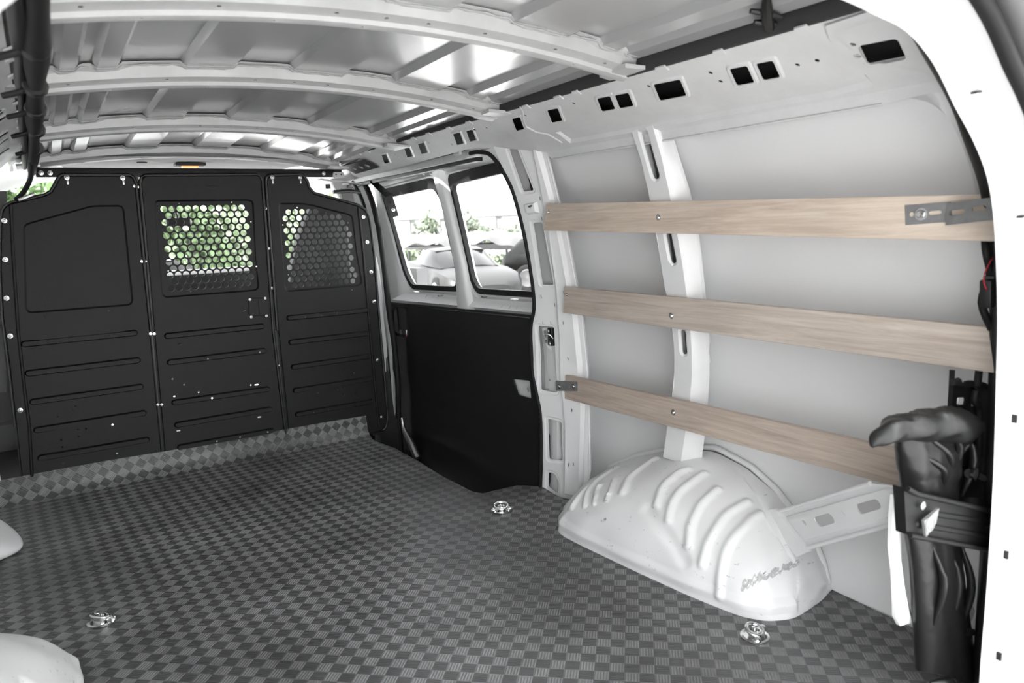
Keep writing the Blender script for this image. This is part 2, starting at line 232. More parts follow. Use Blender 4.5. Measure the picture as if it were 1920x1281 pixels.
def glass_mat(name, tint=.93):
    m = bpy.data.materials.new(name); m.use_nodes = True
    n = m.node_tree.nodes; l = m.node_tree.links; n.remove(n['Principled BSDF'])
    t = n.new('ShaderNodeBsdfTransparent'); t.inputs[0].default_value = (tint, tint, tint, 1)
    g = n.new('ShaderNodeBsdfGlossy'); g.inputs['Roughness'].default_value = .02
    fr = n.new('ShaderNodeLayerWeight'); fr.inputs[0].default_value = .12
    mx = n.new('ShaderNodeMixShader'); l.new(fr.outputs['Fresnel'], mx.inputs[0]) if False else l.new(math_node(n, l, 'MULTIPLY_ADD', math_node(n, l, 'POWER', fr.outputs['Facing'], 3.0), .6, .03), mx.inputs[0]); l.new(t.outputs[0], mx.inputs[1]); l.new(g.outputs[0], mx.inputs[2])
    l.new(mx.outputs[0], n['Material Output'].inputs[0]); return m

WHITE = mat('white_body_paint', .80, .32, bump=.05, bscale=220, dirt=.05, dscale=5)
PANELW = mat('white_side_skin', .82, .28, coat=.3, bump=.04, bscale=40)
ROOFM = mat('roof_paint', .38, .2, coat=.6, bump=.12, bscale=9)
BOWM = mat('bow_paint', .54, .33, bump=.08, bscale=150, dirt=.12, dscale=12)
RAILM = mat('rail_paint', .72, .38, bump=.06, bscale=150, dirt=.1, dscale=9)
SEAL = mat('sealant', .45, .6, bump=.6, bscale=90)
ARCHM = mat('arch_paint', .8, .38, tweak=arch_tweak)
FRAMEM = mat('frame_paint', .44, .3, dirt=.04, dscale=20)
BLACKP = mat('black_moulded_plastic', .0065, .36, spec=.27, bump=.35, bscale=500, dirt=-.5, dscale=5)
BLACKD = mat('black_door_board', .008, .55, bump=.3, bscale=400, dirt=-.45, dscale=4)
BLACK = mat('black_paint', .012, .4)
RUBBER = mat('rubber', .010, .6, spec=.25)
DARKG = mat('dark_grey', .09, .6)
GAPDARK = mat('gap_shade_dark', .035, .8, bump=.5, bscale=80)  # dark colour imitating the shaded gap under the roof edge
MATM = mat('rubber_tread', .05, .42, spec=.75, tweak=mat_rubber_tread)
CHROME = mat('chrome', .75, .16, metal=1)
ZINC = mat('zinc', .55, .35, metal=1, dirt=.2, dscale=40)
GALV = mat('galvanised', .30, .45, metal=.4, dirt=.2, dscale=40)
WOOD1 = mat('plywood_top', .5, .6, tweak=wood_tweak((.49, .375, .29), (.72, .62, .52), 1.3))
WOOD2 = mat('plywood_middle', .5, .6, tweak=wood_tweak((.41, .335, .275), (.62, .55, .48), 5.1))
WOOD3 = mat('plywood_bottom', .5, .6, tweak=wood_tweak((.38, .30, .245), (.60, .51, .43), 9.7))
GLASS = glass_mat('window_glass')
VINYL = mat('black_vinyl', .010, .34, spec=.4, coat=.0, bump=.5, bscale=25)
FABRIC = mat('grey_seat_fabric', .22, .9, bump=.5, bscale=300)
CLOTHM = mat('white_cloth', .8, .9, bump=.3, bscale=30)
HEADL = mat('headliner', .7, .9, bump=.3, bscale=300)
PLASTW = mat('white_plastic', .72, .35)
ASPH = mat('asphalt', .38, .9, dirt=.2, dscale=1.5)
LEAF = [mat('leaf_light', (.15, .19, .12), .8), mat('leaf_mid', (.08, .12, .07), .8), mat('leaf_pale', (.18, .21, .155), .8)]
LEAFF = [mat('hedge_light', (.46, .56, .38), .8), mat('hedge_mid', (.26, .36, .20), .8), mat('hedge_pale', (.6, .68, .52), .8)]
BARK = mat('bark', .2, .9)
RED = mat('red_wire', (.5, .03, .05), .5)

def tagit(o, label=None, cat=None, group=None, kind=None):
    if label: o['label'] = label
    if cat: o['category'] = cat
    if group: o['group'] = group
    if kind: o['kind'] = kind
    return o
def thing(name, label, cat, loc=(0, 0, 0), group=None, kind=None):
    o = bpy.data.objects.new(name, None); COL.objects.link(o); o.location = loc; o.empty_display_size = .05
    return tagit(o, label, cat, group, kind)
def origin(o):
    v = Vector(o.location); p = o.parent
    return v
def obj(name, bm, m, parent=None, smooth=25, **kw):
    me = bpy.data.meshes.new(name)
    bmesh.ops.recalc_face_normals(bm, faces=bm.faces)
    bm.to_mesh(me); bm.free()
    for mm in (m if isinstance(m, list) else [m]): me.materials.append(mm)
    if smooth:
        for p in me.polygons: p.use_smooth = True
        me.set_sharp_from_angle(angle=math.radians(smooth))
    o = bpy.data.objects.new(name, me); COL.objects.link(o)
    if parent:
        o.parent = parent
        off = Vector((0, 0, 0)); q = parent
        while q is not None: off += Vector(q.location); q = q.parent
        # children keep world coordinates in their mesh: move the mesh back by the parent's place
        me.transform(Matrix.Translation(-off))
    return tagit(o, **kw)
def inst(src, parent, loc_delta, name=None):
    o = src.copy(); COL.objects.link(o); o.parent = parent; o.location = Vector(src.location) + Vector(loc_delta)
    return o

def inpoly(p, poly):
    x, y = p; c = False; j = len(poly) - 1
    for i in range(len(poly)):
        xi, yi = poly[i]; xj, yj = poly[j]
        if (yi > y) != (yj > y) and x < (xj - xi) * (y - yi) / (yj - yi) + xi: c = not c
        j = i
    return c
def area(poly): return sum(poly[i-1][0]*poly[i][1] - poly[i][0]*poly[i-1][1] for i in range(len(poly))) / 2
def inset(poly, d):
    if area(poly) < 0: poly = poly[::-1]
    out = []; n = len(poly)
    for i in range(n):
        a, b, c = Vector(poly[i-1]), Vector(poly[i]), Vector(poly[(i+1) % n])
        e1 = (b - a); e2 = (c - b)
        if e1.length < 1e-7 or e2.length < 1e-7: continue
        e1.normalize(); e2.normalize()
        n1 = Vector((-e1.y, e1.x)); n2 = Vector((-e2.y, e2.x)); m = n1 + n2
        if m.length < 1e-6: m = n1
        m.normalize(); k = d / max(.5, m.dot(n1))
        out.append((b.x + m.x * k, b.y + m.y * k))
    return out
def rounded(poly, r, k=4):
    out = []; n = len(poly)
    for i in range(n):
        a, b, c = Vector(poly[i-1]), Vector(poly[i]), Vector(poly[(i+1) % n])
        d1, d2 = (a - b), (c - b)
        rr = min(r, d1.length * .45, d2.length * .45)
        p, q = b + d1.normalized() * rr, b + d2.normalized() * rr
        for t in range(k + 1):
            t /= k; out.append(tuple(p * (1-t)**2 + b * 2*t*(1-t) + q * t*t))
    return out
def stadium(a, b, r, k=6):
    a, b = Vector(a), Vector(b); d = (b - a).normalized() if (b - a).length > 1e-6 else Vector((1, 0))
    th = math.atan2(d.y, d.x); out = []
    for i in range(k + 1):
        t = th - math.pi/2 + math.pi * i / k; out.append((b.x + r * math.cos(t), b.y + r * math.sin(t)))
    for i in range(k + 1):
        t = th + math.pi/2 + math.pi * i / k; out.append((a.x + r * math.cos(t), a.y + r * math.sin(t)))
    return out
def circle(c, r, k=10): return [(c[0] + r * math.cos(2*math.pi*i/k + .1), c[1] + r * math.sin(2*math.pi*i/k + .1)) for i in range(k)]

def sheet(outer, mapf, holes=(), feats=(), lines=(), grid=None, thick=.002, uvf=None):
    """pressed sheet: outline with holes, raised or sunk features, bent over mapf(u, v, h)."""
    pts = []; edges = []
    def loop(p, closed=True):
        s = len(pts); pts.extend(Vector((a, b)) for a, b in p)
        for i in range(len(p) - (0 if closed else 1)): edges.append((s + i, s + (i + 1) % len(p)))
    if grid:
        def dense(P, closed):
            out = []
            for i in range(len(P) - (0 if closed else 1)):
                p, q = P[i], P[(i+1) % len(P)]; k = max(1, int(max(abs(q[0]-p[0]) / grid[0], abs(q[1]-p[1]) / grid[1]) + .5))
                out += [(p[0] + (q[0]-p[0])*j/k, p[1] + (q[1]-p[1])*j/k) for j in range(k)]
            return out if closed else out + [P[-1]]
        outer = dense(outer, True); lines = [dense(l_, False) for l_ in lines]
    loop(outer)
    inner = []
    for h in holes: loop(h)
    for poly, ht, ins in feats:
        q = inset(poly, ins); inner.append((q, ht)); loop(poly); loop(q)
    for ln in lines: loop(ln, False)
    us = [p[0] for p in outer]; vs_ = [p[1] for p in outer]
    u0, u1, v0, v1 = min(us), max(us), min(vs_), max(vs_)
    def bb(p): return (min(a for a, _ in p), max(a for a, _ in p), min(b for _, b in p), max(b for _, b in p))
    hb = [(bb(h), h) for h in holes]
    if grid:
        nu = max(1, int((u1 - u0) / grid[0])); nv = max(1, int((v1 - v0) / grid[1]))
        for i in range(nu + 1):
            for j in range(nv + 1):
                p = (u0 + (u1 - u0) * (i + .5 * (j % 2)) / nu + 1e-5, v0 + (v1 - v0) * j / nv + 1e-5)
                if p[0] < u1 and inpoly(p, outer) and not any(b[0] < p[0] < b[1] and b[2] < p[1] < b[3] and inpoly(p, h) for b, h in hb):
                    pts.append(Vector(p))
    vv, ee, ff, _, _, _ = delaunay_2d_cdt(pts, edges, [], 0, 1e-6)
    ib = [(bb(q), q, ht) for q, ht in inner]
    bm = bmesh.new()
    def height(p):
        H = 0
        for b, q, ht in ib:
            e = 2e-4
            if b[0]-e <= p[0] <= b[1]+e and b[2]-e <= p[1] <= b[3]+e:
                if inpoly(p, q) or any((intersect_point_line(Vector((p[0], p[1], 0)), Vector((*q[i-1], 0)), Vector((*q[i], 0)))[0] - Vector((p[0], p[1], 0))).length < e and
                        -.01 <= intersect_point_line(Vector((p[0], p[1], 0)), Vector((*q[i-1], 0)), Vector((*q[i], 0)))[1] <= 1.01 for i in range(len(q))):
                    H += ht
        return H
    top = []; bot = []
    for p in vv:
        h = height(p)
        top.append(bm.verts.new(mapf(p[0], p[1], h))); bot.append(bm.verts.new(mapf(p[0], p[1], h - thick)))
    uvl = bm.loops.layers.uv.new('UVMap') if uvf else None
    count = {}
    for f in ff:
        c = [(vv[f[0]][k] + vv[f[1]][k] + vv[f[2]][k]) / 3 for k in (0, 1)]
        a = vv[f[0]]; b_ = vv[f[1]]; d = vv[f[2]]
        if abs((b_[0]-a[0])*(d[1]-a[1]) - (b_[1]-a[1])*(d[0]-a[0])) < 1e-11: continue
        if not inpoly(c, outer): continue
        if any(b[0] < c[0] < b[1] and b[2] < c[1] < b[3] and inpoly(c, h) for b, h in hb): continue
        for idx, fl in ((top, f), (bot, f[::-1])):
            fc = bm.faces.new([idx[i] for i in fl])
            if uvl:
                for lp, i in zip(fc.loops, fl): lp[uvl].uv = uvf(vv[i][0], vv[i][1])
        for i in range(3):
            k = (f[i], f[(i+1) % 3]); count[k] = count.get(k, 0) + 1
    for (i, j) in list(count):
        if (j, i) not in count: bm.faces.new((top[j], top[i], bot[i], bot[j]))
    bmesh.ops.delete(bm, geom=[v for v in bm.verts if not v.link_faces], context='VERTS')
    return bm

def box(c, s, rot=None, bev=0, bm=None):
    bm2 = bmesh.new(); bmesh.ops.create_cube(bm2, size=1)
    M = Matrix.Translation(c) @ (rot.to_4x4() if rot else Matrix()) @ Matrix.Diagonal((*s, 1))
    bmesh.ops.transform(bm2, matrix=M, verts=bm2.verts)
    if bev: bmesh.ops.bevel(bm2, geom=bm2.edges[:], offset=bev, segments=2, affect='EDGES', profile=.5)
    return join(bm, bm2)
def join(a, b):
    if a is None: return b
    me = bpy.data.meshes.new('t'); b.to_mesh(me); b.free(); a.from_mesh(me); bpy.data.meshes.remove(me); return a
def loft(rings, closed=True, caps=True, bm=None):
    bm = bm or bmesh.new(); R = [[bm.verts.new(p) for p in r] for r in rings]
    n = len(R[0])
    for a, b in zip(R, R[1:]):
        for i in range(n if closed else n - 1):
            j = (i + 1) % n; bm.faces.new((a[i], a[j], b[j], b[i]))
    if caps and closed: bm.faces.new(R[0][::-1]); bm.faces.new(R[-1])
    return bm
def smoothpath(pts, k=6):
    P = [Vector(p) for p in pts]; P = [P[0]*2 - P[1]] + P + [P[-1]*2 - P[-2]]; out = []
    for i in range(1, len(P) - 2):
        for t in range(k):
            t /= k; a, b, c, d = P[i-1:i+3]
            out.append(.5 * ((2*b) + (-a + c)*t + (2*a - 5*b + 4*c - d)*t*t + (-a + 3*b - 3*c + d)*t**3))
    out.append(P[-2]); return out
def tube(pts, r, k=10, bm=None, flat=1.0, smooth=0):
    P = smoothpath(pts, smooth) if smooth else [Vector(p) for p in pts]
    rings = []; up = Vector((0, 0, 1))
    for i, p in enumerate(P):
        d = (P[min(i+1, len(P)-1)] - P[max(i-1, 0)]).normalized()
        if abs(d.dot(up)) > .95: up = Vector((1, 0, 0)) if abs(d.x) < .9 else Vector((0, 1, 0))
        a = d.cross(up).normalized(); b = a.cross(d).normalized()
        rr = interp(i / max(1, len(P)-1) * (len(r)-1), list(range(len(r))), r) if isinstance(r, list) else (r(i / max(1, len(P)-1)) if callable(r) else r)
        rings.append([p + a * math.cos(2*math.pi*j/k) * rr + b * math.sin(2*math.pi*j/k) * rr * flat for j in range(k)])
    return loft(rings, bm=bm)
def lathe(prof, loc, axis=(0, 0, 1), k=16, bm=None):
    q = Vector((0, 0, 1)).rotation_difference(Vector(axis)).to_matrix()
    rings = [[Vector(loc) + q @ Vector((r * math.cos(2*math.pi*i/k), r * math.sin(2*math.pi*i/k), z)) for i in range(k)] for r, z in prof]
    return loft(rings, bm=bm)
def prism(poly, d, f):                                       # polygon through f(u,v,w), w from 0 to d
    bm = bmesh.new(); a = [bm.verts.new(f(u, v, 0)) for u, v in poly]; b = [bm.verts.new(f(u, v, d)) for u, v in poly]
    bm.faces.new(a); bm.faces.new(b[::-1]); n = len(a)
    for i in range(n): bm.faces.new((a[i], b[i], b[(i+1) % n], a[(i+1) % n]))
    return bm
def screw(parent, loc, axis, r=.0055, m=None, name='screw', h=.004):
    bm = lathe([(r*1.5, 0), (r*1.5, .0012), (r*.95, .0014), (r*.95, h*.6), (r*.6, h), (.0006, h)], loc, axis, 12)
    return obj(name, bm, m or CHROME, parent, 40)
# ------------------------------------------------------------------ the setting: ground, floor, outer skins, roof
def quadbm(pts):
    bm = bmesh.new(); bm.faces.new([bm.verts.new(p) for p in pts]); return bm
g = box((0, 10, -.95), (160, 120, .2)); obj('ground', g, ASPH, kind='structure')
fl = box((CX, 1.25, -.045), (2.2, 1.86, .06)); fl = box((.405, 2.89, -.045), (1.77, 1.40, .06), bm=fl)
obj('floor', fl, DARKG, kind='structure')
# stepwell outside the mat
sw = box((1.56, 2.95, -.42), (.42, 1.62, .04)); sw = box((1.31, 2.8, -.24), (.03, 1.3, .34), bm=sw)
sw = box((1.56, 3.76, -.24), (.42, .03, .36), bm=sw); sw = box((1.56, 2.16, -.24), (.42, .03, .36), bm=sw)
obj('trim_1', sw, BLACK, kind='structure')

def skin_right(y0, y1, z0, z1, off=0, mirror=False):
    def f(u, v, h):
        # waist line pressing along the side
        b = .012 * math.exp(-((v - .465) / .012) ** 2)
        x = Wo(v) + off - h - b
        return (2*CX - x if mirror else x, u, v)
    return sheet([(y0, z0), (y1, z0), (y1, z1), (y0, z1)], f, grid=(.25, .03), thick=.03)
obj('wall_right', skin_right(.5, 2.27, -.1, 1.40), PANELW, kind='structure', smooth=60)
obj('wall_left', skin_right(.5, 3.9, -.1, 1.40, mirror=True), PANELW, kind='structure', smooth=60)

obj('wall_right_upper', sheet([(2.0, 1.242), (3.9, 1.242), (3.9, 1.40), (2.0, 1.40)], lambda u, v, h: (1.53 - min((v - 1.242) * 2.6, .10 + (v - 1.242) * .4) - h, u, v), grid=(.4, .05), thick=.02), WHITE, kind='structure')
BUMPS = [(-.06, -.01), (.04, .085), (.115, .16), (.20, .35), (.46, .61), (.74, .89), (1.03, 1.125), (1.165, 1.20), (1.235, 1.27)]
def corr(x):
    h = 0
    for a, b in BUMPS:
        t = min((x - a) / .012, (b - x) / .012, 1)
        if t > 0: h = max(h, t)
    return h
def roofz(x, y):
    z = zroof(x, y) + .034
    if x > 1.24: z -= 1.2 * (x - 1.24) ** 2
    if x < 0: z -= 1.2 * x * x
    return z
bm = bmesh.new(); xs = []
x = -.235
while x < 1.475:
    xs.append(x); x += .012
for a, b in BUMPS: xs += [a, a + .012, b - .012, b]
xs = sorted(set(round(v, 4) for v in xs)); ys = [.1, .62] + [.7 + .11 * i for i in range(27)] + [3.75, 4.1, 4.5]
xe = lambda x, y: x if y < 2.2 or -.16 < x < 1.40 else (1.40 + (x - 1.40) * .35 if x > 1 else -.16 + (x + .16) * .35)
R = [[bm.verts.new((xe(x, y), y, roofz(xe(x, y), y) + .015 * corr(x) * (1 if .62 < y < 3.6 else 0))) for x in xs] for y in ys]
for a, b in zip(R, R[1:]):
    for i in range(len(xs) - 1): bm.faces.new((a[i], a[i+1], b[i+1], b[i]))
ext = bmesh.ops.extrude_face_region(bm, geom=bm.faces[:]); bmesh.ops.translate(bm, vec=(0, 0, .02), verts=[v for v in ext['geom'] if isinstance(v, bmesh.types.BMVert)])
obj('ceiling', bm, ROOFM, smooth=15, kind='structure')
# unseen left rear door leaf, added to block skylight from the left
ld = box((-.33, .10, .55), (.05, .95, 1.55), bev=.01)
obj('door_blocker_1', ld, WHITE, kind='structure')
rd = box((1.80, .0, .55), (.05, .95, 1.55), Matrix.Rotation(.10, 3, 'Z'), bev=.01)  # unseen right leaf, added to block skylight on the rear frame
obj('door_blocker_2', rd, WHITE, kind='structure')
# roof bows
def bow(y0, label, extra):
    prof = [(-.062, .034), (-.040, .030), (-.036, .014), (-.004, .008), (.0, .0), (.016, -.004), (.030, -.001), (.034, .024), (.052, .034)]
    L = [0]
    for a, b in zip(prof, prof[1:]): L.append(L[-1] + math.hypot(b[0]-a[0], b[1]-a[1]))
    def f(u, v, h):
        py = interp(v, L, [p[0] for p in prof]); pz = interp(v, L, [p[1] for p in prof])
        z = zroof(u, y0) + pz + h * -1
        if v < L[1] + .002 or v > L[-2]: z += .011 * corr(u)
        return (u, y0 + py, z)
    top = []; n = 170
    for i in range(n + 1):
        u = .0 + 1.245 * i / n; top.append((u, .004 - .006 * corr(u)))
    outer = top + [(1.245, L[-1]), (0, L[-1])]
    hv = (L[3] + L[2]) / 2
    xs = [.10, .31, .52, .62, .71, .84, 1.02, 1.16]
    holes = [circle((a, hv + .002), .0045, 8) for a in xs] + [circle((a, L[5] - .006), .003, 6) for a in (.19, .41, .58, .93, 1.09)]
    lines = [[(0, a), (1.245, a)] for a in L[1:-1]]
    t = thing('roof_bow', label, 'roof bow', (CX, y0, zroof(CX, y0)), 'cross bows under the roof')
    obj('bow_channel', sheet(outer, f, holes, lines=lines, grid=(.04, .5), thick=.0015), BOWM, t, 30)
    # bead of sealant along the flange
    P = [(u, y0 - .052 + .003*math.sin(u*90), zroof(u, y0) + .031 + .009 * corr(u) ) for u in [.03 + 1.18 * i / 110 for i in range(111)]]
    obj('sealant_bead', tube(P, lambda s: .0035 + .0015 * math.sin(s * 170), 6, flat=.7), SEAL, t, 60)
    for x0 in (1.245, -.005):
        s = 1 if x0 > 1 else -1
        z = zroof(x0, y0)
        gus = loft([[(x0 - s*.05, y0 - .05, z + .022), (x0 - s*.05, y0 + .045, z + .02), (x0 - s*.05, y0 + .045, z + .008), (x0 - s*.05, y0 - .05, z + .012)],
                    [(x0 + s*.03, y0 - .085, z + .012), (x0 + s*.03, y0 + .07, z + .012), (x0 + s*.03, y0 + .07, z + .004), (x0 + s*.03, y0 - .085, z + .004)]])
        obj('end_gusset', gus, BOWM, t, 30)
    return t
bow(1.42, 'wide light-grey roof bow nearest the camera, across the top of the picture', 0)
bow(2.04, 'second light-grey roof bow from the camera, meeting the rail above the far bay', 1)
bow(2.82, 'third light-grey roof bow, ending above the sliding door', 2)
bow(3.50, 'farthest light-grey roof bow, just above the black partition', 3)

# dark strips added as the shade in the gap between roof and rails
for x0, lab in ((1.262, 'long dark strip standing in for the shaded gap between roof and right rail'), (-.022, 'long dark strip standing in for the shaded gap above the left rail')):
    o = obj('gap_shade_strip', box((x0, 2.13, 1.360), (.046, 2.9, .036), bev=.005), GAPDARK); tagit(o, lab, 'strip')

# ------------------------------------------------------------------ side rails
DX, DZ = .2100 / .23706, -.110 / .23706
def railmap(mirror):
    def f(u, v, h):
        x = 1.24 + DX * v + DZ * h; z = 1.345 + DZ * v - DX * h
        if v < 0: x = 1.24; z = 1.345 - v * 1.0
        if v > .237: z = 1.235 - (v - .237); x = 1.45 + DZ*h + (v - .237) * .25
        return (2*CX - x if mirror else x, u, z)
    return f
def side_rail(mirror, label):
    t = thing('roof_rail', label, 'roof rail', (CX - .83 if mirror else CX + .83, 2.1, 1.235))
    wob = []
    for i in range(60):
        y = .66 + (3.62 - .66) * i / 59; wob.append((y, -.010 + .004 * (1 if int(y * 9) % 2 else 0)))
    wob = wob[::-1]
    outer = [(.66, .285), (.80, .255), (.90, .262), (2.03, .262), (2.07, .232), (2.25, .165), (2.44, .137), (3.62, .172)] + wob
    holes = []; feats = []
    for q in D['rail_holes']:
        holes.append(rounded(q, .007, 3)); q2 = inset(q, -.010)
        feats.append((rounded(q2, .012, 3), .0035, .004))
    for i, (a, b) in enumerate(D['rail_dots']):
        r = .0055 if a > .8 else .004
        if 0 < b < .25: holes.append(circle((a, b), r, 8))
    # long pressings along the rail
    feats += [([(.9, .175), (1.42, .165), (1.50, .150), (1.62, .140), (1.90, .150), (1.90, .215), (1.0, .225), (.9, .215)], -.008, .01)]
    feats = [f for f in feats if True]
    bm = sheet(outer, railmap(mirror), holes, feats, lines=[[(.66, 0), (3.62, 0)], [(.66, .237), (2.06, .237)]], grid=(.12, .04), thick=.002)
    obj('rail_pressing', bm, RAILM, t, 22)
    back = sheet([(.68, .02), (3.6, .02), (3.6, .12), (2.4, .12), (2.1, .2), (.68, .24)], railmap(mirror), grid=(.5, .2), thick=.002)
    o = obj('inner_web', back, BLACK, t)
    for v in o.data.vertices: v.co.x += (-.045 if mirror else .045); v.co.z += .006
    ee = [railmap(mirror)(y, .2615, .001) for y in [.90 + (2.03 - .90) * i / 12 for i in range(13)]]
    obj('flange_edge', tube(ee, .0032, 6), RAILM, t, 60)
    # small folded tabs on the top edge
    for y in [.93, 1.13, 1.30, 1.62, 1.70, 1.86, 2.05, 2.2, 2.34, 2.5, 2.63, 2.8, 2.95, 3.1, 3.2, 3.33, 3.45]:
        p = railmap(mirror)(y, .006, .004)
        obj('folded_tab', box(p, (.018, .022 + .012*random.random(), .004), Matrix.Rotation(.5 if not mirror else -.5, 3, 'Y')), RAILM, t)
    return t
rr = side_rail(False, 'long white roof rail with square openings above the right wall')
lr = side_rail(True, 'left roof rail in the upper left corner, behind the black wiring')
f = railmap(False)
# overlap seam where the two rail pressings meet
obj('lap_seam', tube([f(a, b, .003) for a, b in [(1.885, .0), (1.90, .02), (1.95, .062), (1.975, .09), (1.965, .125), (1.93, .145), (1.925, .20)]], .0028, 6), RAILM, rr, 50)
# flared rear end of the rail
gp = [(.70, .0), (.885, .012), (.90, .05), (.885, .125), (.86, .155), (.80, .20), (.76, .26), (.735, .33), (.70, .36)]
def gm(u, v, h):
    a = f(u, min(v, .24), h + .006)
    if v > .24: a = (a[0] + (v - .24) * .5, a[1], a[2] - (v - .24) * .9)
    return a
obj('rear_gusset', sheet(gp, gm, [rounded(D['rail_holes'][12], .010, 3), circle(D['rail_dots'][0], .006, 8), circle(D['rail_dots'][1], .0075, 8)],
    [(inset(gp, .012), .004, .008)], grid=(.03, .03), thick=.003), RAILM, rr, 30)
# ------------------------------------------------------------------ floor mat
me_ = D['mat_edge']
right = [(1.272, 3.37)] + [tuple(p) for p in me_] + [(1.53, 2.06), (1.62, 2.03), (1.60, 1.95), (1.665, 1.93), (1.67, 1.2), (1.69, 1.139), (1.677, .868), (1.665, .55), (1.66, .42)]
outer = [(-.41, .42)] + right[::-1] + [(1.272, 3.60), (-.12, 3.60), (-.43, 3.60)]
def matmap(u, v, h):
    z = .004 * math.sin(u * 7 + v * 3) * math.sin(v * 5) * .6 + .0045 + h
    y = v
    if v > 3.36:                                              # upturn against the partition
        s = v - 3.36; r = .055
        a = min(s / r, math.pi/2 * .92)
        y = 3.36 + r * math.sin(a); z += r * (1 - math.cos(a))
        rest = s - a * r
        if rest > 0: y += rest * math.cos(a); z += rest * math.sin(a)
    return (u, y, z)
lim = 3.36 + .055 * math.pi/2 * .92 + .052
outer = [(a, min(b, lim)) for a, b in outer]
bm = sheet(outer, matmap, lines=[[(-.5, 3.36 + .012*i), (1.3, 3.36 + .012*i)] for i in range(9)], grid=(.08, .08), thick=.004, uvf=lambda a, b: (a, b))
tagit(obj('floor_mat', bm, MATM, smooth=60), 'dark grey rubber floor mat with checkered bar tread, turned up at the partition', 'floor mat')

# ------------------------------------------------------------------ partition
YP = 3.426
part = thing('partition', 'black cargo partition of three pressed panels with perforated windows', 'partition', (CX, YP, 0))
pmap = lambda u, v, h: (u, YP - h, v)
def grill(box_, poly, phase, sx, sz):
    out = []; x0, x1, z0, z1 = box_; j = 0; z = z1
    while z > z0 - .001:
        x = x0 + (sx/2 if (j + phase) % 2 else 0)
        while x < x1 + .001:
            if poly is None or inpoly((x, z), poly): out.append(circle((x, z), .0132, 12))
            x += sx
        j += 1; z -= sz
    return out
def bars(lst, r=.0135): return [(stadium(a, b, r), .013, .005) for a, b in lst]
def pholes(lst, r=.004): return [circle(p, r, 8) for p in lst]
# left
lp = [tuple(p) for p in D['left_panel']]
lp = [(-.165, .0)] + lp[2:20] + [(.3485, .0)]
lf = [(-.0684, 1.13), (-.0815, 1.10)] + [tuple(p) for p in D['left_flange'][1:5]] + [(-.1205, .03), (-.150, .03)] + [(-.1437, .7348), (-.105, 1.10), (-.095, 1.128)]
bm = sheet(lp, pmap, pholes(D['holes_left']), bars(D['ribs_left']) + [(rounded(D['left_recess'], .01, 2), -.007, .007)] + [(inset(lp, .004), .004, .004)], grid=(.09, .09), thick=.003)
pl_ = obj('side_panel', bm, BLACKP, part, 20)
# centre
cp = [(.352, 0)] + [tuple(p) for p in D['center_panel'][:-1]][1:] + [(.877, .0)]
gx0, gx1 = .4616, .7735
rowdz = (1.1262 - .7956) / 12; sx = (.7744 - .4616) / 10
ch = []
for j in range(13):
    z = 1.1262 - rowdz * j; off = sx/2 if j % 2 else 0
    for i in range(11): ch.append(circle((.4605 + off + sx*i - .0003*j, z), .0131, 12))
small = [(.522, 1.148), (.735, 1.150), (.808, 1.063), (.813, .866), (.452, .87), (.452, 1.03), (.53, .778), (.735, .778)]
sl = [stadium((a - .005, b), (a + .005, b), .0035, 3) for a, b in D['slots_center']]
bm = sheet(cp, pmap, ch + pholes(small, .003) + pholes(D['holes_center']) + sl + [circle(D['latch_hole'][0], .0095, 12)], bars(D['ribs_center']) +
           [(rounded(D['center_recess'], .012, 2), -.007, .007), (inset(cp, .004), .004, .004)], grid=(.09, .09), thick=.003)
pc_ = obj('centre_panel', bm, BLACKP, part, 20)
# right
rp = [(.888, 0)] + [tuple(p) for p in D['right_panel'][1:-1]] + [(1.276, 0)]
rpoly = inset(D['right_recess'], .024)
sx2 = (1.1007 - .9759) / 4; sz2 = .0277
rh_ = []
for j in range(13):
    z = 1.1015 - sz2 * j; off = 0 if j % 2 == 0 else sx2/2
    x = .9759 - sx2 + off
    while x < 1.29:
        zt = min(z, 9)
        if inpoly((x, z), rpoly): rh_.append(circle((x, z), .0125, 12))
        x += sx2
small2 = [(1.018, 1.121), (.946, 1.045), (.952, .82), (1.254, 1.045), (1.283, .84), (1.15, 1.095), (1.247, .728)]
bm = sheet(rp, pmap, rh_ + pholes(small2, .003) + pholes(D['holes_right']), bars(D['ribs_right']) +
           [(rounded(D['right_recess'], .008, 2), -.005, .007), (inset(rp, .004), .004, .004)], grid=(.09, .09), thick=.003)
pr_ = obj('side_panel', bm, BLACKP, part, 20)
# edge flanges with piping
for o_, ln in ((pl_, D['left_flange']), (pr_, D['right_flange'])):
    pts = [(a, YP - .004, b) for a, b in ln]
    obj('flange_bead', tube(pts, .006, 8, flat=1), BLACKP, o_, 60)
for pts, pa in ((lp[1:-1], pl_), (cp[1:-1], pc_), (rp[1:-1], pr_)):
    obj('edge_fold', tube([(a, YP - .002, b) for a, b in pts], .0065, 8), BLACK, pa, 60)
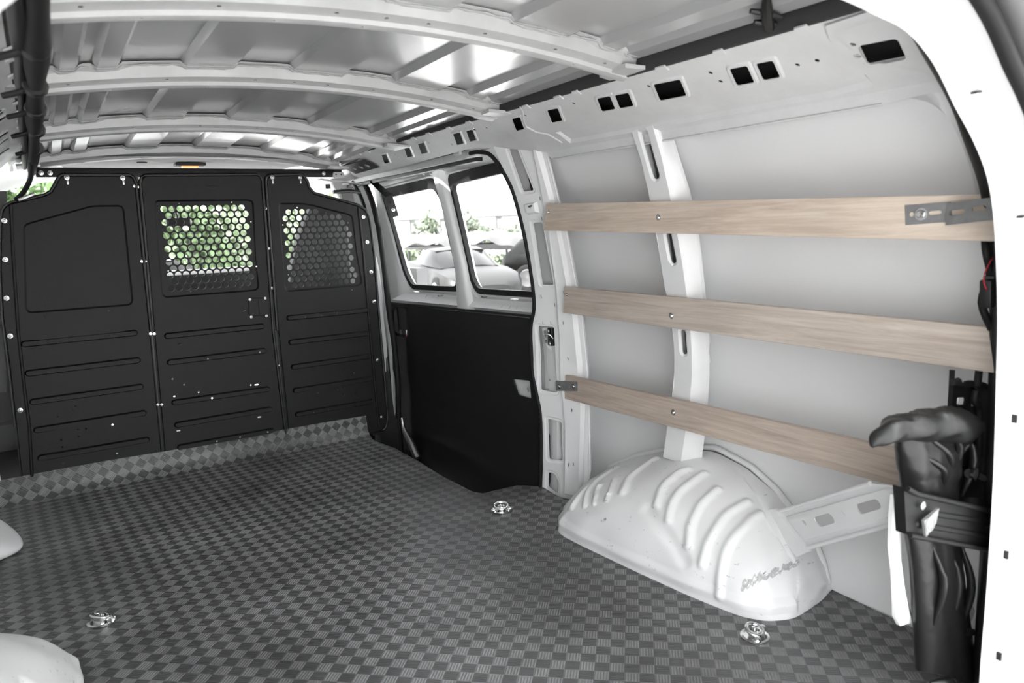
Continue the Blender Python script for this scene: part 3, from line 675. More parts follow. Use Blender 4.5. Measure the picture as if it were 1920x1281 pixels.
# posts behind the seams, top bar
for xa, xb, n in ((.3585, .362, 0), (.8815, .874, 0)):
    obj('seam_post', loft([[(xa - .018, YP + .006, 0), (xa + .018, YP + .006, 0), (xa + .018, YP + .03, 0), (xa - .018, YP + .03, 0)],
                           [(xb - .018, YP + .006, 1.262), (xb + .018, YP + .006, 1.262), (xb + .018, YP + .03, 1.262), (xb - .018, YP + .03, 1.262)]]), BLACK, part)
tb = box((.635, YP + .018, 1.2755), (1.22, .02, .036), bev=.003)
topbar = obj('top_bar', tb, BLACKP, part)
bb_ = obj('bottom_bar', box((.6, YP + .02, .03), (1.5, .03, .06)), BLACK, part)
lip = box((1.315, YP - .012, .012), (.09, .03, .004)); obj('foot_lip', lip, BLACKP, part)
for p in D['panel_screws']: screw(pl_ if p[0] < .36 else pr_, (p[0], YP - .006, p[1]), (0, -1, 0), .0062)
for p in D['bar_screws']: screw(part, (p[0], YP + .008, p[1]), (0, -1, 0), .006)
for p in D['seam_screws']: screw(part, (p[0], YP - .004, p[1]), (0, -1, 0), .0038)
for p in [(.1259, 1.2546), (.3209, 1.2525), (.916, 1.2549), (1.0403, 1.2549)]:
    obj('slotted_tab', box((p[0] + .001, YP - .0055, p[1] - .017), (.007, .0015, .02), bev=.0006), ZINC, pl_ if p[0] < .36 else pr_)
lt = obj('latch_cover', sheet(rounded(D['latch'], .012, 3), lambda u, v, h: (u, YP - .006 - h, v), [stadium(D['latch_slit'][0], D['latch_slit'][1], .0013, 3)], [(rounded(inset(D['latch'], .004), .01, 3), .003, .003)], thick=.002), BLACKP, pc_)
for p in D['latch_screws']: screw(pc_, (p[0], YP - .008, p[1]), (0, -1, 0), .004, m=ZINC)
# moulded name oval, unreadable in the photo, left as a plain oval pressing
obj('oval_pressing', lathe([(1, 0), (1, .001), (.8, .0015), (.01, .0015)], (0, 0, 0), (0, -1, 0), 24), BLACKP, part)
ov = bpy.data.objects['oval_pressing']
for v in ov.data.vertices:
    c = v.co + Vector((CX, YP, 0)); dx, dz = c.x, c.z
    v.co = Vector((.660 + c.x * .03, YP - .0045 + c.y, 1.215 + c.z * .006)) - Vector((CX, YP, 0))

# ------------------------------------------------------------------ front door post, seals
po = thing('door_post', 'narrow grey and black door post between partition and sliding door', 'door post', (1.42, 3.5, -.05))
obj('trim_cover', loft([[(1.36, 3.47, z), (x1, 3.44, z), (x1 + .02, 3.52, z), (1.36, 3.55, z)] for z, x1 in [(-.4, 1.46), (.03, 1.46), (.07, 1.43), (.3, 1.415)]]), BLACKP, po)
obj('post_metal', loft([[(1.30, 3.49, z), (x1, 3.46, z), (x1 + .05, 3.56, z), (1.30, 3.58, z)] for z, x1 in [(.0, 1.42), (.07, 1.425), (.45, 1.42), (.8, 1.40), (1.0, 1.365), (1.12, 1.32)]]), mat('grey_trim', .45, .6), po)
SL = [(1.41, 3.78, 1.285), (1.425, 3.66, 1.262), (1.43, 3.56, 1.165), (1.432, 3.49, 1.01), (1.44, 3.475, .83), (1.45, 3.47, .6), (1.455, 3.445, .43), (1.455, 3.43, .24), (1.455, 3.45, .05), (1.46, 3.45, -.2)]
obj('rubber_seal', tube(SL, .014, 10, smooth=5), RUBBER, po, 60)
obj('inner_seal', tube([(a - .035, b + .03, c - .01) for a, b, c in SL[1:]], .010, 8, smooth=5), BLACK, po, 60)
bk = thing('corner_bracket', 'small black drilled bracket beside the top of the front window', 'bracket', (1.45, 3.52, 1.10))
bm = loft([[(1.405, 3.50, 1.24), (1.425, 3.50, 1.255), (1.425, 3.506, 1.255), (1.405, 3.506, 1.24)], [(1.44, 3.40, 1.16), (1.475, 3.40, 1.175), (1.475, 3.406, 1.175), (1.44, 3.406, 1.16)],
           [(1.455, 3.39, 1.06), (1.50, 3.39, 1.07), (1.50, 3.396, 1.07), (1.455, 3.396, 1.06)]])
obj('plate', bm, BLACKP, bk, 20)
screw(bk, (1.474, 3.392, 1.10), (-.3, -1, 0), .006); screw(bk, (1.468, 3.394, 1.135), (-.3, -1, 0), .004, m=BLACK)
obj('seal_foot', tube([(1.46, 3.42, .06), (1.46, 3.40, .0), (1.465, 3.33, -.06), (1.47, 3.28, -.12)], [.008, .012, .018, .02], 10, smooth=4), ZINC, po, 60)

# ------------------------------------------------------------------ sliding door
door = thing('sliding_door', 'white sliding door with two windows and black lower board', 'sliding door', (1.5, 2.85, -.2))
def dmap(off): return lambda u, v, h: (Wd(v) + off - h, u, v)
wf = [tuple(p) for p in D['win_f_seal']]; wr = [tuple(p) for p in D['win_r_seal']]
wf = [(3.68, 1.2075), (3.0753, 1.2258), (3.012, 1.1688), (2.9434, 0.8206), (2.9487, 0.7204), (3.46, 0.7067), (3.535, 0.789)]
wr = [(2.925, 1.2250), (2.40, 1.2460), (2.29, 0.9894), (2.235, 0.7331), (2.785, 0.7204), (2.835, 0.7785)]
WF, WR = rounded(wf, .045, 5), rounded(wr, .045, 5)
fo = [(3.7558, -0.477), (2.2155, -0.477), (2.2155, 1.3059), (3.7558, 1.2849)]
bm = sheet(fo, dmap(.02), [WF, WR], [(rounded(inset(wf, -.022), .05, 5), -.012, .008), (rounded(inset(wr, -.022), .05, 5), -.012, .008),
     ([(3.7136, 1.249), (2.321, 1.2743), (2.321, 1.287), (3.7136, 1.2637)], .008, .004)], grid=(.08, .04), thick=.03)
obj('door_shell', bm, WHITE, door, 30)
# post between the windows
ml = [(2.954, 1.2585), (2.9171, 1.2585), (2.8485, 0.789), (2.8379, 0.6729), (2.954, 0.6729), (2.9382, 0.789), (3.0173, 1.1688)]
mp_ = [(z, a, b) for z, a, b in ((1.2637, 3.045, 2.935), (1.211, 3.03, 2.93), (1.1055, 3.0, 2.905), (0.9472, 2.965, 2.868), (0.8312, 2.94, 2.838), (0.7468, 2.945, 2.825), (0.6835, 2.95, 2.81), (0.6466, 2.95, 2.80))]
rings = []
for z, a, b in mp_:
    x = Wd(z) + .022
    rings.append([(x + .01, a, z), (x - .018, a - .012, z), (x - .026, a - .03, z), (x - .026, b + .03, z), (x - .018, b + .012, z), (x + .01, b, z)])
obj('window_post', loft(rings), WHITE, door, 50)
for wdw, nm in ((wf, 'front'), (wr, 'rear')):
    A = rounded(inset(wdw, -.004), .045, 5); B = rounded([(a, b - (.022 if b > 1.1 else 0)) for a, b in inset(wdw, .020)], .035, 5)
    obj('window_seal', sheet(A, dmap(.022), [B], thick=.02, grid=(.1, .05)), RUBBER, door, 40)
    obj('window_glass', sheet(rounded(inset(wdw, .01), .04, 5), dmap(.036), grid=(.1, .05), thick=.004), GLASS, door, 60)
# sill shelf with slots and clips
obj('sill', sheet([(3.6292, 0.6434), (2.2788, 0.6729), (2.2788, 0.7236), (3.4815, 0.6962)], lambda u, v, h: (Wd(v) + .018 - h - (.6835 - v) * .9, u, v),
    [stadium((a, .6745), (a, .6855), .003, 3) for a in (3.27, 3.207, 3.144, 2.574, 2.511, 2.458)], grid=(.1, .02), thick=.003), WHITE, door, 30)
for a, z in ((3.3232, 0.6993), (2.4265, 0.7183), (3.0595, 0.6962), (2.6586, 0.7151)):
    obj('trim_clip', box((1.535, a, z), (.022, .03 if a in (3.3232, 2.4265) else .018, .006), bev=.002), PLASTW if a in (3.3232, 2.4265) else DARKG, door)
# black board
db = [(3.6767, 0.6255), (2.3263, 0.6645), (2.3104, 0.578), (2.321, 0.4197), (2.2893, 0.3143), (2.2471, 0.2087), (2.2366, -0.4559), (3.6925, -0.4559), (3.6925, 0.2615)]
def boardmap(u, v, h):
    x = Wd(v) - .008 - h
    if v < .26: x += .012 * min(1, (.26 - v) / .05)
    if v < .03: x -= .010 * min(1, (.03 - v) / .03)
    return (x, u, v)
hd = D['door_handle']; pk = D['door_pocket']
hd = [(3.6397, 0.6118), (3.4657, 0.6139), (3.4657, 0.4619), (3.529, 0.4493), (3.6397, 0.4493)]
bm = sheet(db, boardmap, [rounded([(2.4814, 0.3934), (2.3579, 0.405), (2.3474, 0.3354), (2.4434, 0.3354)], .008, 3)],
           [(rounded(hd, .02, 4), -.016, .010), ([(3.6714, 0.617), (2.3316, 0.6561), (2.3316, 0.6466), (3.6714, 0.6075)], .006, .003)], grid=(.06, .03), thick=.006)
dbo = obj('door_board', bm, BLACKD, door, 25)
obj('pull_lever', tube([(1.5382, 3.6313, 0.6097), (1.5276, 3.6366, 0.5569), (1.5276, 3.6292, 0.4936), (1.5403, 3.6081, 0.4588)], .008, 8, smooth=4), BLACKP, dbo, 60)
obj('latch_lever', lathe([(.012, 0), (.014, .008), (.004, .012), (.001, .012)], (1.5635, 3.587, 0.4725), (-1, 0, 0)), DARKG, dbo, 60)
obj('lock_knob', box((1.5593, 3.5131, 0.4778), (.014, .012, .03), bev=.003), ZINC, dbo)
obj('red_mark', box((1.5508, 3.5079, 0.4588), (.003, .008, .008)), RED, dbo)
obj('pocket_plate', sheet(rounded([(2.4951, 0.4039), (2.3474, 0.4145), (2.3368, 0.3248), (2.4529, 0.3248)], .008, 3), dmap(.004), [circle((2.3864, 0.3649), .0095, 12)], thick=.002), PLASTW, door)
# track rail above the door
trk = thing('door_track', 'long white sliding door track running above the two windows', 'door track', (1.42, 3.1, 1.27))
ty = [(3.95, 1.262, 1.40), (3.6, 1.262, 1.405), (3.2, 1.266, 1.405), (2.8, 1.270, 1.405), (2.46, 1.273, 1.405)]
obj('track_channel', loft([[(x, y, z + .016), (x - .012, y, z + .010), (x - .012, y, z - .016), (x + .004, y, z - .017), (x + .006, y, z - .008), (x + .03, y, z - .006), (x + .03, y, z + .016)] for y, z, x in ty]), RAILM, trk, 30)
obj('track_gap_shade', loft([[(x + .008, y, z - .014), (x + .035, y, z - .014), (x + .035, y, z - .03), (x + .008, y, z - .03)] for y, z, x in ty]), BLACK, trk)  # solid black strip put in as the shadow under the track
obj('track_end', box((1.392, 2.56, 1.285), (.02, .05, .022), bev=.004), PLASTW, trk); obj('end_cap', box((1.40, 2.46, 1.272), (.03, .07, .03), bev=.005), RAILM, trk)
rb = thing('roller_bracket', 'black bolted bracket on the rail above the partition corner', 'bracket', (1.35, 3.35, 1.28))
bm = sheet([(3.55, .05), (3.22, .045), (3.20, .115), (3.52, .125)], railmap(False), thick=.003)
for v in bm.verts: v.co += Vector((-.005, 0, -.008))
obj('plate', bm, BLACK, rb)
for y in (3.26, 3.34, 3.42): screw(rb, Vector(railmap(False)(y, .08, .006)) + Vector((-.005, 0, -.008)), (-.46, 0, -.88), .009 if y < 3.4 else .006, m=ZINC)
hg = trk
obj('tab', sheet(rounded([(1.185, 1.252), (1.245, 1.252), (1.24, 1.278), (1.19, 1.278)], .008, 3), lambda u, v, h: (u, 3.40 - h, v), [circle((1.203, 1.267), .004, 8), circle((1.228, 1.267), .004, 8)], thick=.002), ZINC, hg)
obj('arm_plate', box((1.24, 3.46, 1.238), (.20, .05, .004), Matrix.Rotation(.12, 3, 'Y')), ZINC, hg)
obj('roller', lathe([(.012, 0), (.012, .02), (.001, .02)], (1.17, 3.43, 1.205), (0, 0, 1)), BLACK, hg)
obj('pin', tube([(1.20, 3.45, 1.19), (1.28, 3.46, 1.195), (1.34, 3.47, 1.19)], .009, 8), BLACK, hg)
# ------------------------------------------------------------------ pillar behind the sliding door
pb = thing('body_pillar', 'wide white pillar with latch recess between sliding door and side bays', 'pillar', (1.6, 2.15, 0))
smap = lambda off: (lambda u, v, h: (SB(u, v) + off - h, u, v))
F_ = [(2.272, 1.30), (2.262, 1.228), (2.240, 1.135), (2.240, .986), (2.252, .79), (2.268, .692), (2.292, .62), (2.305, .465), (2.285, .365), (2.268, .26), (2.266, -.02)]
Bk = [(2.075, -.02), (2.068, .11), (2.072, .35), (2.082, .486), (2.082, .66), (2.078, .97), (2.073, 1.07), (2.070, 1.22), (2.05, 1.262), (2.00, 1.275), (1.98, 1.30)]
rec = [rounded(q, .008, 3) for q in ([(2.214, 1.262), (2.180, 1.262), (2.160, 1.118), (2.203, 1.116)], [(2.200, 1.008), (2.162, 1.008), (2.172, .786), (2.220, .785)],
       [(2.268, .630), (2.200, .630), (2.204, .380), (2.275, .384)], [(2.247, .277), (2.188, .273), (2.184, .124), (2.243, .119)], [(2.247, .067), (2.220, .067), (2.198, .039), (2.196, -.006), (2.242, .011)])]
crease = [(2.108, 1.28), (2.121, 1.146), (2.135, 1.0), (2.155, .775), (2.172, .60), (2.182, .45), (2.17, .34), (2.163, .25), (2.162, 0)]
mainface = crease + [(2.088, 0), (2.084, .35), (2.094, .48), (2.094, .66), (2.090, .97), (2.085, 1.1), (2.085, 1.23), (2.09, 1.27)]
hl = [stadium((a, b - .004), (a, b + .004), .0028, 3) for a, b in D['Bholes']] + [stadium((2.172, 1.066), (2.186, 1.0635), .003, 3)]
feats = [(mainface, .014, .008)] + [(inset(q, -.012), -.004, .005) for q in rec] + [([(2.205, 1.075), (2.155, 1.08), (2.158, 1.04), (2.206, 1.035)], .012, .006)]
bm = sheet(F_ + Bk, smap(-.004), rec + hl, feats, grid=(.03, .03), thick=.0025)
obj('pillar_pressing', bm, WHITE, pb, 25)
back = sheet([(2.285, -.02), (2.285, 1.27), (2.10, 1.27), (2.10, -.02)], smap(.03), grid=(.05, .1), thick=.003)
obj('pillar_back', back, mat('pillar_inner_grey', .5, .6), pb)
obj('pillar_side', loft([[(W(z) - .006, y, z), (W(z) + .012, y + .012, z), (Wo(z) - .004, y + .15, z), (Wo(z) - .004, y + .155, z), (W(z) - .003, y + .02, z)] for y, z in [(2.075, 0), (2.068, .11), (2.072, .35), (2.082, .486), (2.082, .66), (2.078, .97), (2.07, 1.22)]]), WHITE, pb)
obj('edge_bead', tube([(W(z) - .006, y, z) for y, z in [(2.075, 0), (2.068, .11), (2.072, .35), (2.082, .486), (2.082, .66), (2.078, .97), (2.073, 1.07), (2.070, 1.22), (2.05, 1.262)]], .004, 8), WHITE, pb, 60)
obj('cable', tube([(SB(2.19, z) + .02, 2.185 + .01 * math.sin(z * 20), z) for z in (1.26, 1.22, 1.17, 1.12)], .006, 8, smooth=4), RUBBER, pb, 60)
obj('door_seal', tube([(SB(y, z) - .006, y + .004, z) for y, z in [(2.38, 1.262), (2.33, 1.262), (2.28, 1.24)] + F_[2:]], .0075, 8, smooth=4), RUBBER, pb, 60)
# striker in the recess
st = thing('latch_striker', 'metal door latch striker with black block in the pillar recess', 'striker', (1.6, 2.24, .55))
S_ = lambda y, z, o=.02: (SB(y, z) + o, y, z)
obj('plate', sheet(rounded([(2.272, .62), (2.215, .625), (2.205, .56), (2.235, .528), (2.262, .55)], .008, 3), smap(.02), [circle((2.25, .60), .003, 6)], thick=.003), PLASTW, st)
obj('block', box(S_(2.222, .59, .008), (.02, .028, .066), bev=.003), BLACK, st)
obj('loop', tube([S_(2.245, .60, .005), S_(2.23, .60, -.01), S_(2.215, .60, -.008), S_(2.21, .585, .0)], .004, 8, smooth=3), CHROME, st, 60)
for z in (.612, .565): screw(st, S_(2.222, z, -.003), (-1, .3, 0), .006)
for z in (.605, .59, .57): screw(st, S_(2.255, z, .015), (-1, .3, 0), .0045, m=ZINC)
# pressed bulges inside the recess
obj('recess_bulge', tube([S_(2.27, .48, .05), S_(2.23, .50, .038), S_(2.20, .52, .04)], .014, 10, smooth=3), WHITE, pb, 60)
obj('recess_bulge', tube([S_(2.225, .38, .04), S_(2.215, .43, .032), S_(2.20, .46, .035)], .02, 10, smooth=3), WHITE, pb, 60)
screw(pb, S_(2.262, .42, .03), (-1, .3, 0), .006, m=ZINC)

# ------------------------------------------------------------------ hat pillar in the middle of the side
pc = thing('wall_rib', 'slim white hat-section rib with long slots in the middle of the right wall', 'rib', (1.6, 1.57, .25))
LZ = [1.285, 1.17, 1.08, 1.0, .90, .81, .73, .62, .54, .46, .36, .262]
LY = [1.628, 1.612, 1.612, 1.616, 1.62, 1.622, 1.614, 1.614, 1.622, 1.636, 1.655, 1.672]
MY = [1.537, 1.527, 1.527, 1.530, 1.530, 1.532, 1.535, 1.539, 1.546, 1.558, 1.574, 1.592]
RY = [1.512, 1.500, 1.488, 1.484, 1.490, 1.496, 1.500, 1.508, 1.514, 1.522, 1.532, 1.545]
face = [(LY[i] - .004, LZ[i]) for i in range(12)] + [(MY[i], LZ[i]) for i in range(11, -1, -1)]
sl = [stadium((1.576, 1.235), (1.567, 1.125), .0125, 5), stadium((1.570, .955), (1.567, .885), .0105, 5), stadium((1.572, .668), (1.572, .612), .0095, 5)]
fm = lambda u, v, h: (W(v) - .028 - h, u, v)
bm = sheet(face, fm, sl, [(inset(q, -.008), -.005, .006) for q in sl], grid=(.03, .04), thick=.002)
obj('rib_face', bm, WHITE, pc, 25)
rings = [[(W(z) - .028, MY[i], z), (W(z) - .020, MY[i] - .008, z), (W(z) + .012, RY[i] + .012, z), (W(z) + .016, RY[i] + .004, z), (W(z) + .024, RY[i] + .012, z), (Wo(z) - .003, RY[i] + .09, z), (W(z) + .0, MY[i] + .03, z)] for i, z in enumerate(LZ)]
obj('rib_side', loft(rings), WHITE, pc, 30)
rings = [[(W(z) - .028, LY[i] - .004, z), (W(z) - .022, LY[i], z), (Wo(z) - .003, LY[i] + .004, z), (Wo(z) - .003, LY[i] - .004, z)] for i, z in enumerate(LZ)]
obj('rib_side', loft(rings), WHITE, pc, 30)
wav = [(Wo(z) - .004, 1.592 - .008 * math.sin(z * 23) - .006 * math.sin(z * 61), z) for z in [.56 + .012 * i for i in range(48)]]
obj('sealant_bead', tube(wav, lambda s: .004 + .0015 * math.sin(s * 60), 6), mat('white_sealant', .72, .5), pc, 60)
wav = [(Wo(z) - .003, 1.632 + .005 * math.sin(z * 61) + .004 * math.sin(z * 131), z) for z in [.98 + .01 * i for i in range(28)]]
obj('sealant_bead', tube(wav, lambda s: .005 + .003 * math.sin(s * 40), 6), mat('grey_sealant', .3, .6), pc, 60)
obj('rib_core', loft([[(W(z) + .01, 1.60, z), (W(z) + .01, 1.54, z), (W(z) + .013, 1.54, z), (W(z) + .013, 1.60, z)] for z in (1.26, 1.0, .7, .6)]), DARKG, pc)

# ------------------------------------------------------------------ wheel arches
def arch_point(u, v):
    b = D['wbase']; r = D['wridge']; n = len(b) - 1; t = [i / n for i in range(n + 1)]
    bx = interp(u, t, [q[0] for q in b]); by = interp(u, t, [q[1] for q in b]); ry = interp(u, t, [q[0] for q in r]); rz = interp(u, t, [q[1] for q in r])
    ph = v * math.pi / 2; c = 1 - math.cos(ph); s = math.sin(ph) ** .92
    return Vector((bx + (1.69 - bx) * c, by + (ry - by) * c, rz * s))
RIBS = [[list(p) for p in q] for q in D['wheel_ribs']]
RIBS[0] = [[.338, .313], [.337, .53], [.350, .76]]
def segd(p, a, b):
    ab = b - a; t = max(0, min(1, (p - a).dot(ab) / ab.length_squared)); return (p - a - ab * t).length
def wheel_arch(mirror, label):
    NU, NV = 300, 110
    us = [i / NU for i in range(NU + 1)]
    # smooth the polyline corners of base and ridge
    P = [[arch_point(u, v / NV) for v in range(NV + 1)] for u in us]
    for _ in range(60):
        Q = [row[:] for row in P]
        for i in range(1, NU):
            for j in range(0, NV + 1): Q[i][j] = (P[i-1][j] + P[i][j] * 2 + P[i+1][j]) / 4
        P = Q
    ribs = []
    for q in RIBS:
        pts = []
        for k in range(9):
            t = k / 8
            u = q[0][0]*(1-t)*(1-2*t) + q[1][0]*4*t*(1-t) + q[2][0]*t*(2*t-1); v = q[0][1]*(1-t)*(1-2*t) + q[1][1]*4*t*(1-t) + q[2][1]*t*(2*t-1)
            pts.append(P[max(0, min(NU, round(u*NU)))][max(0, min(NV, round(v*NV)))])
        ribs.append(pts)
    dent = [P[round(u*NU)][round(v*NV)] for u, v in D['dent']]
    out = [[None]*(NV+1) for _ in us]
    for i in range(NU + 1):
        for j in range(NV + 1):
            p = P[i][j]; a = P[min(i+1, NU)][j] - P[max(i-1, 0)][j]; b = P[i][min(j+1, NV)] - P[i][max(j-1, 0)]
            n = a.cross(b); n = n.normalized() if n.length > 1e-9 else Vector((-1, 0, 0))
            if n.x > 0: n = -n
            h = 0
            for k, pts in enumerate([] if mirror else ribs):
                if (pts[4] - p).length > .25: continue
                d = min(segd(p, pts[m], pts[m+1]) for m in range(8)); r = .013 if k not in (1, 2, 3) else .008
                if d < r * 1.5: h = max(h, .0085 * (.5 + .5 * math.cos(math.pi * min(1, d / (r * 1.5)))))
            d = min(segd(p, dent[m], dent[m+1]) for m in range(2))
            if d < .03: h -= .006 * (.5 + .5 * math.cos(math.pi * d / .03))
            if p.z < .06 and p.x < 1.5: h += .006 * max(0, 1 - abs(p.z - .035) / .02)
            h += .002 * math.sin(i * .23) * math.sin(j * .11)
            out[i][j] = p + n * h
    bm = bmesh.new()
    V = [[bm.verts.new((2*CX - p.x + .035 + .02*min(1, max(0, (1.69 - p.x)/.3)), p.y + .03, p.z * 1.12 + .003) if mirror else (p.x, p.y, p.z + .003)) for p in row] for row in out]
    for i in range(NU):
        for j in range(NV): bm.faces.new((V[i][j], V[i+1][j], V[i+1][j+1], V[i][j+1]))
    bmesh.ops.remove_doubles(bm, verts=bm.verts, dist=1e-5)
    t = thing('wheel_arch', label, 'wheel arch', (2*CX - 1.55 if mirror else 1.55, 1.52, 0))
    obj('arch_pressing', bm, ARCHM, t, 70)
    # welded flange where the arch meets the wall
    pts = []
    for i in range(0, 61):
        u = .12 + .87 * i / 60; q = arch_point(u, 1.0); x = Wo(q.z) - .012
        pts.append((2*CX - x + .035, q.y + .03, q.z * 1.12 + .006) if mirror else (x, q.y, q.z + .006))
    obj('weld_flange', tube(pts, .010, 8, flat=1), ARCHM, t, 60)
    if not mirror:
        res = D['residue']; m2 = mat('tape_residue', .64, .6, dirt=.45, dscale=160)
        pts = [P[round(u*NU)][round(v*NV)] for u, v in res]
        bm2 = bmesh.new(); row = []
        for k in range(25):
            tt = k / 24; u = interp(tt, [0, .33, .66, 1], [q[0] for q in res]); v = interp(tt, [0, .33, .66, 1], [q[1] for q in res])
            a = []
            for w_ in (-1, -.6, -.2, .2, .6, 1):
                jj = max(0, min(NV, (v + w_ * .045 * (.8 + .3 * math.sin(k * 2.3))) * NV)); ii = max(0, min(NU, u * NU))
                i0, j0 = int(ii), int(jj); q = out[i0][j0].lerp(out[min(i0+1, NU)][j0], ii - i0); q2 = out[i0][min(j0+1, NV)]; q = q.lerp(q2, jj - j0)
                a.append(bm2.verts.new(q + Vector((-.0012, -.0005, .0032))))
            row.append(a)
        for k in range(24):
            for m in range(5):
                if random.random() < .7: bm2.faces.new((row[k][m], row[k+1][m], row[k+1][m+1], row[k][m+1]))
        bmesh.ops.delete(bm2, geom=[v for v in bm2.verts if not v.link_faces], context='VERTS')
        obj('tape_residue', bm2, m2, t)
    return t
wheel_arch(False, 'white pressed wheel arch with curved ribs on the right of the floor')
wheel_arch(True, 'left wheel arch, white rounded bulge in the bottom left corner')
pts = [(.12, 2.86), (-.14, 2.86)]
fc = thing('filler_cover', 'small white rounded cover on the floor at the left picture edge', 'cover', (-.25, 2.85, 0))
bm = loft([[(-.33, 2.70, .0), (-.30, 3.16, .0), (-.20, 3.08, .0), (-.142, 2.90, .0), (-.150, 2.82, .0), (-.20, 2.75, .0)],
           [(-.33, 2.70, .06), (-.30, 3.16, .07), (-.205, 3.06, .06), (-.150, 2.90, .035), (-.156, 2.83, .03), (-.205, 2.765, .045)],
           [(-.33, 2.72, .12), (-.30, 3.12, .13), (-.24, 3.02, .105), (-.19, 2.91, .06), (-.195, 2.86, .055), (-.23, 2.80, .085)]])
o = obj('cover_shell', bm, PLASTW, fc, 60); md = o.modifiers.new('s', 'SUBSURF'); md.levels = md.render_levels = 2

# ------------------------------------------------------------------ boards
def plank(pts_front, pts_rear, tw, m, label, th=.018):
    (y1, zt1, zb1, x1), (y2, zt2, zb2, x2) = pts_front, pts_rear
    t = thing('wooden_board', label, 'board', ((x1+x2)/2, (y1+y2)/2, (zb1+zb2)/2), 'plywood boards along the right wall')
    rings = [[(x1, y1, zt1), (x1 + th, y1, zt1), (x1 + th, y1 - tw, zb1), (x1, y1 - tw, zb1)], [(x2, y2, zt2), (x2 + th, y2, zt2), (x2 + th, y2, zb2), (x2, y2, zb2)]]
    bm = loft(rings); bmesh.ops.bevel(bm, geom=bm.edges[:], offset=.0012, segments=1, affect='EDGES')
    obj('plank', bm, m, t); return t
def yx(y, z, off=-.055): return W(z) + off
b1 = plank((2.098, 1.0695, .980, yx(0, 1.03)), (.66, 1.0215, .936, yx(0, .98)), -.020, WOOD1, 'top of three plywood boards, screwed level along the right wall')
b2 = plank((2.100, .7830, .690, yx(0, .74)), (.66, .7695, .681, yx(0, .74)), -.012, WOOD2, 'middle plywood board, between the other two on the right wall')
b3 = plank((2.145, .4572, .368, yx(0, .41)), (.872, .4755, .389, yx(0, .41)), -.008, WOOD3, 'bottom plywood board, running down to the black bag')
for t, pts in ((b1, [(2.082, 1.041, .0035), (1.56, 1.007, .006)]), (b2, [(2.085, .757, .0035), (1.575, .7231, .006)]), (b3, [(1.597, .4242, .006)])):
    for y, z, r in pts:
        zz = 1.0 if t is b1 else .74 if t is b2 else .41
        x = (interp(y, [.66, 2.1], [yx(0, .98), yx(0, 1.03)]) if t is b1 else yx(0, zz))
        screw(t, (x, y, z), (-1, 0, 0), r, h=.006)
lb = thing('fixing_plate', 'small clear-grey fixing plate with two screws at the front end of the bottom board', 'plate', (1.55, 2.13, .41))
x3 = yx(0, .41) - .002
obj('plate', sheet(rounded([(2.205, .428), (2.07, .445), (2.07, .410), (2.205, .389)], .005, 3), lambda u, v, h: (x3 - h, u, v), [circle((2.155, .415), .003, 6)], thick=.002), GALV, lb)
for y, z in ((2.181, .409), (2.095, .424)): screw(lb, (x3, y, z), (-1, 0, 0), .006)
tb_ = thing('slotted_bracket', 'grey slotted steel bracket bolted to the rear end of the top board', 'bracket', (1.47, .75, .99))
x1b = yx(0, .98) - .003
def lerp2(q, a, b): return None
q = [(.860, 1.010), (.770, 1.013), (.766, .975), (.857, .970)]
obj('plate', sheet(q, lambda u, v, h: (x1b - h, u, v), [circle((.845, .991), .005, 8), circle((.828, .991), .0055, 8), stadium((.808, .992), (.790, .993), .004, 3)], thick=.003), GALV, tb_)
obj('plate', sheet([(.776, 1.010), (.66, 1.018), (.66, .978), (.776, .968)], lambda u, v, h: (x1b - .004 - (.776 - u) * .35 - h, u, v), [stadium((.765, .991), (.738, .993), .005, 3), stadium((.715, .997), (.695, .998), .005, 3)], thick=.003), GALV, tb_)
screw(tb_, (x1b, .826, .991), (-1, 0, 0), .0085, h=.01)

# ------------------------------------------------------------------ tie-down rings
def tie(loc, rot, label):
    t = thing('tie_down_ring', label, 'tie-down ring', (0, 0, 0), 'tie-down rings in the floor')
    obj('cup', lathe([(.034, 0), (.034, .003), (.029, .0045), (.026, .002), (.024, .0015), (.002, .001)], (0, 0, .003), k=24), CHROME, t, 50)
    P = [(.024*math.cos(a), .019*math.sin(a), .020 + .006*math.sin(a)) for a in [2*math.pi*i/24 for i in range(25)]]
    obj('ring', tube(P, .0048, 8), CHROME, t, 60)
    obj('barrel', lathe([(.014, 0), (.017, .010), (.015, .016), (.011, .016), (.009, .006), (.002, .005)], (0, 0, .004), k=16), CHROME, t, 50)
    for s in (-1, 1):
        P = [(s*.018, -.008, .006), (s*.028, -.012, .012), (s*.034, -.010, .010), (s*.036, -.004, .005)]
        obj('lug', tube(P, [.007, .009, .008, .004], 8, smooth=2), CHROME, t, 60)
    t.location = loc; t.rotation_euler = (0, 0, rot); t.scale = (1, 1, 1); return t
tie((1.342, 1.104, .003), .5, 'chrome tie-down ring in the mat just behind the right wheel arch')
tie((1.279, 2.163, .003), -.4, 'chrome tie-down ring in the mat near the sliding door')
tie((.027, 2.154, .003), 2.2, 'chrome tie-down ring in the mat at the lower left')

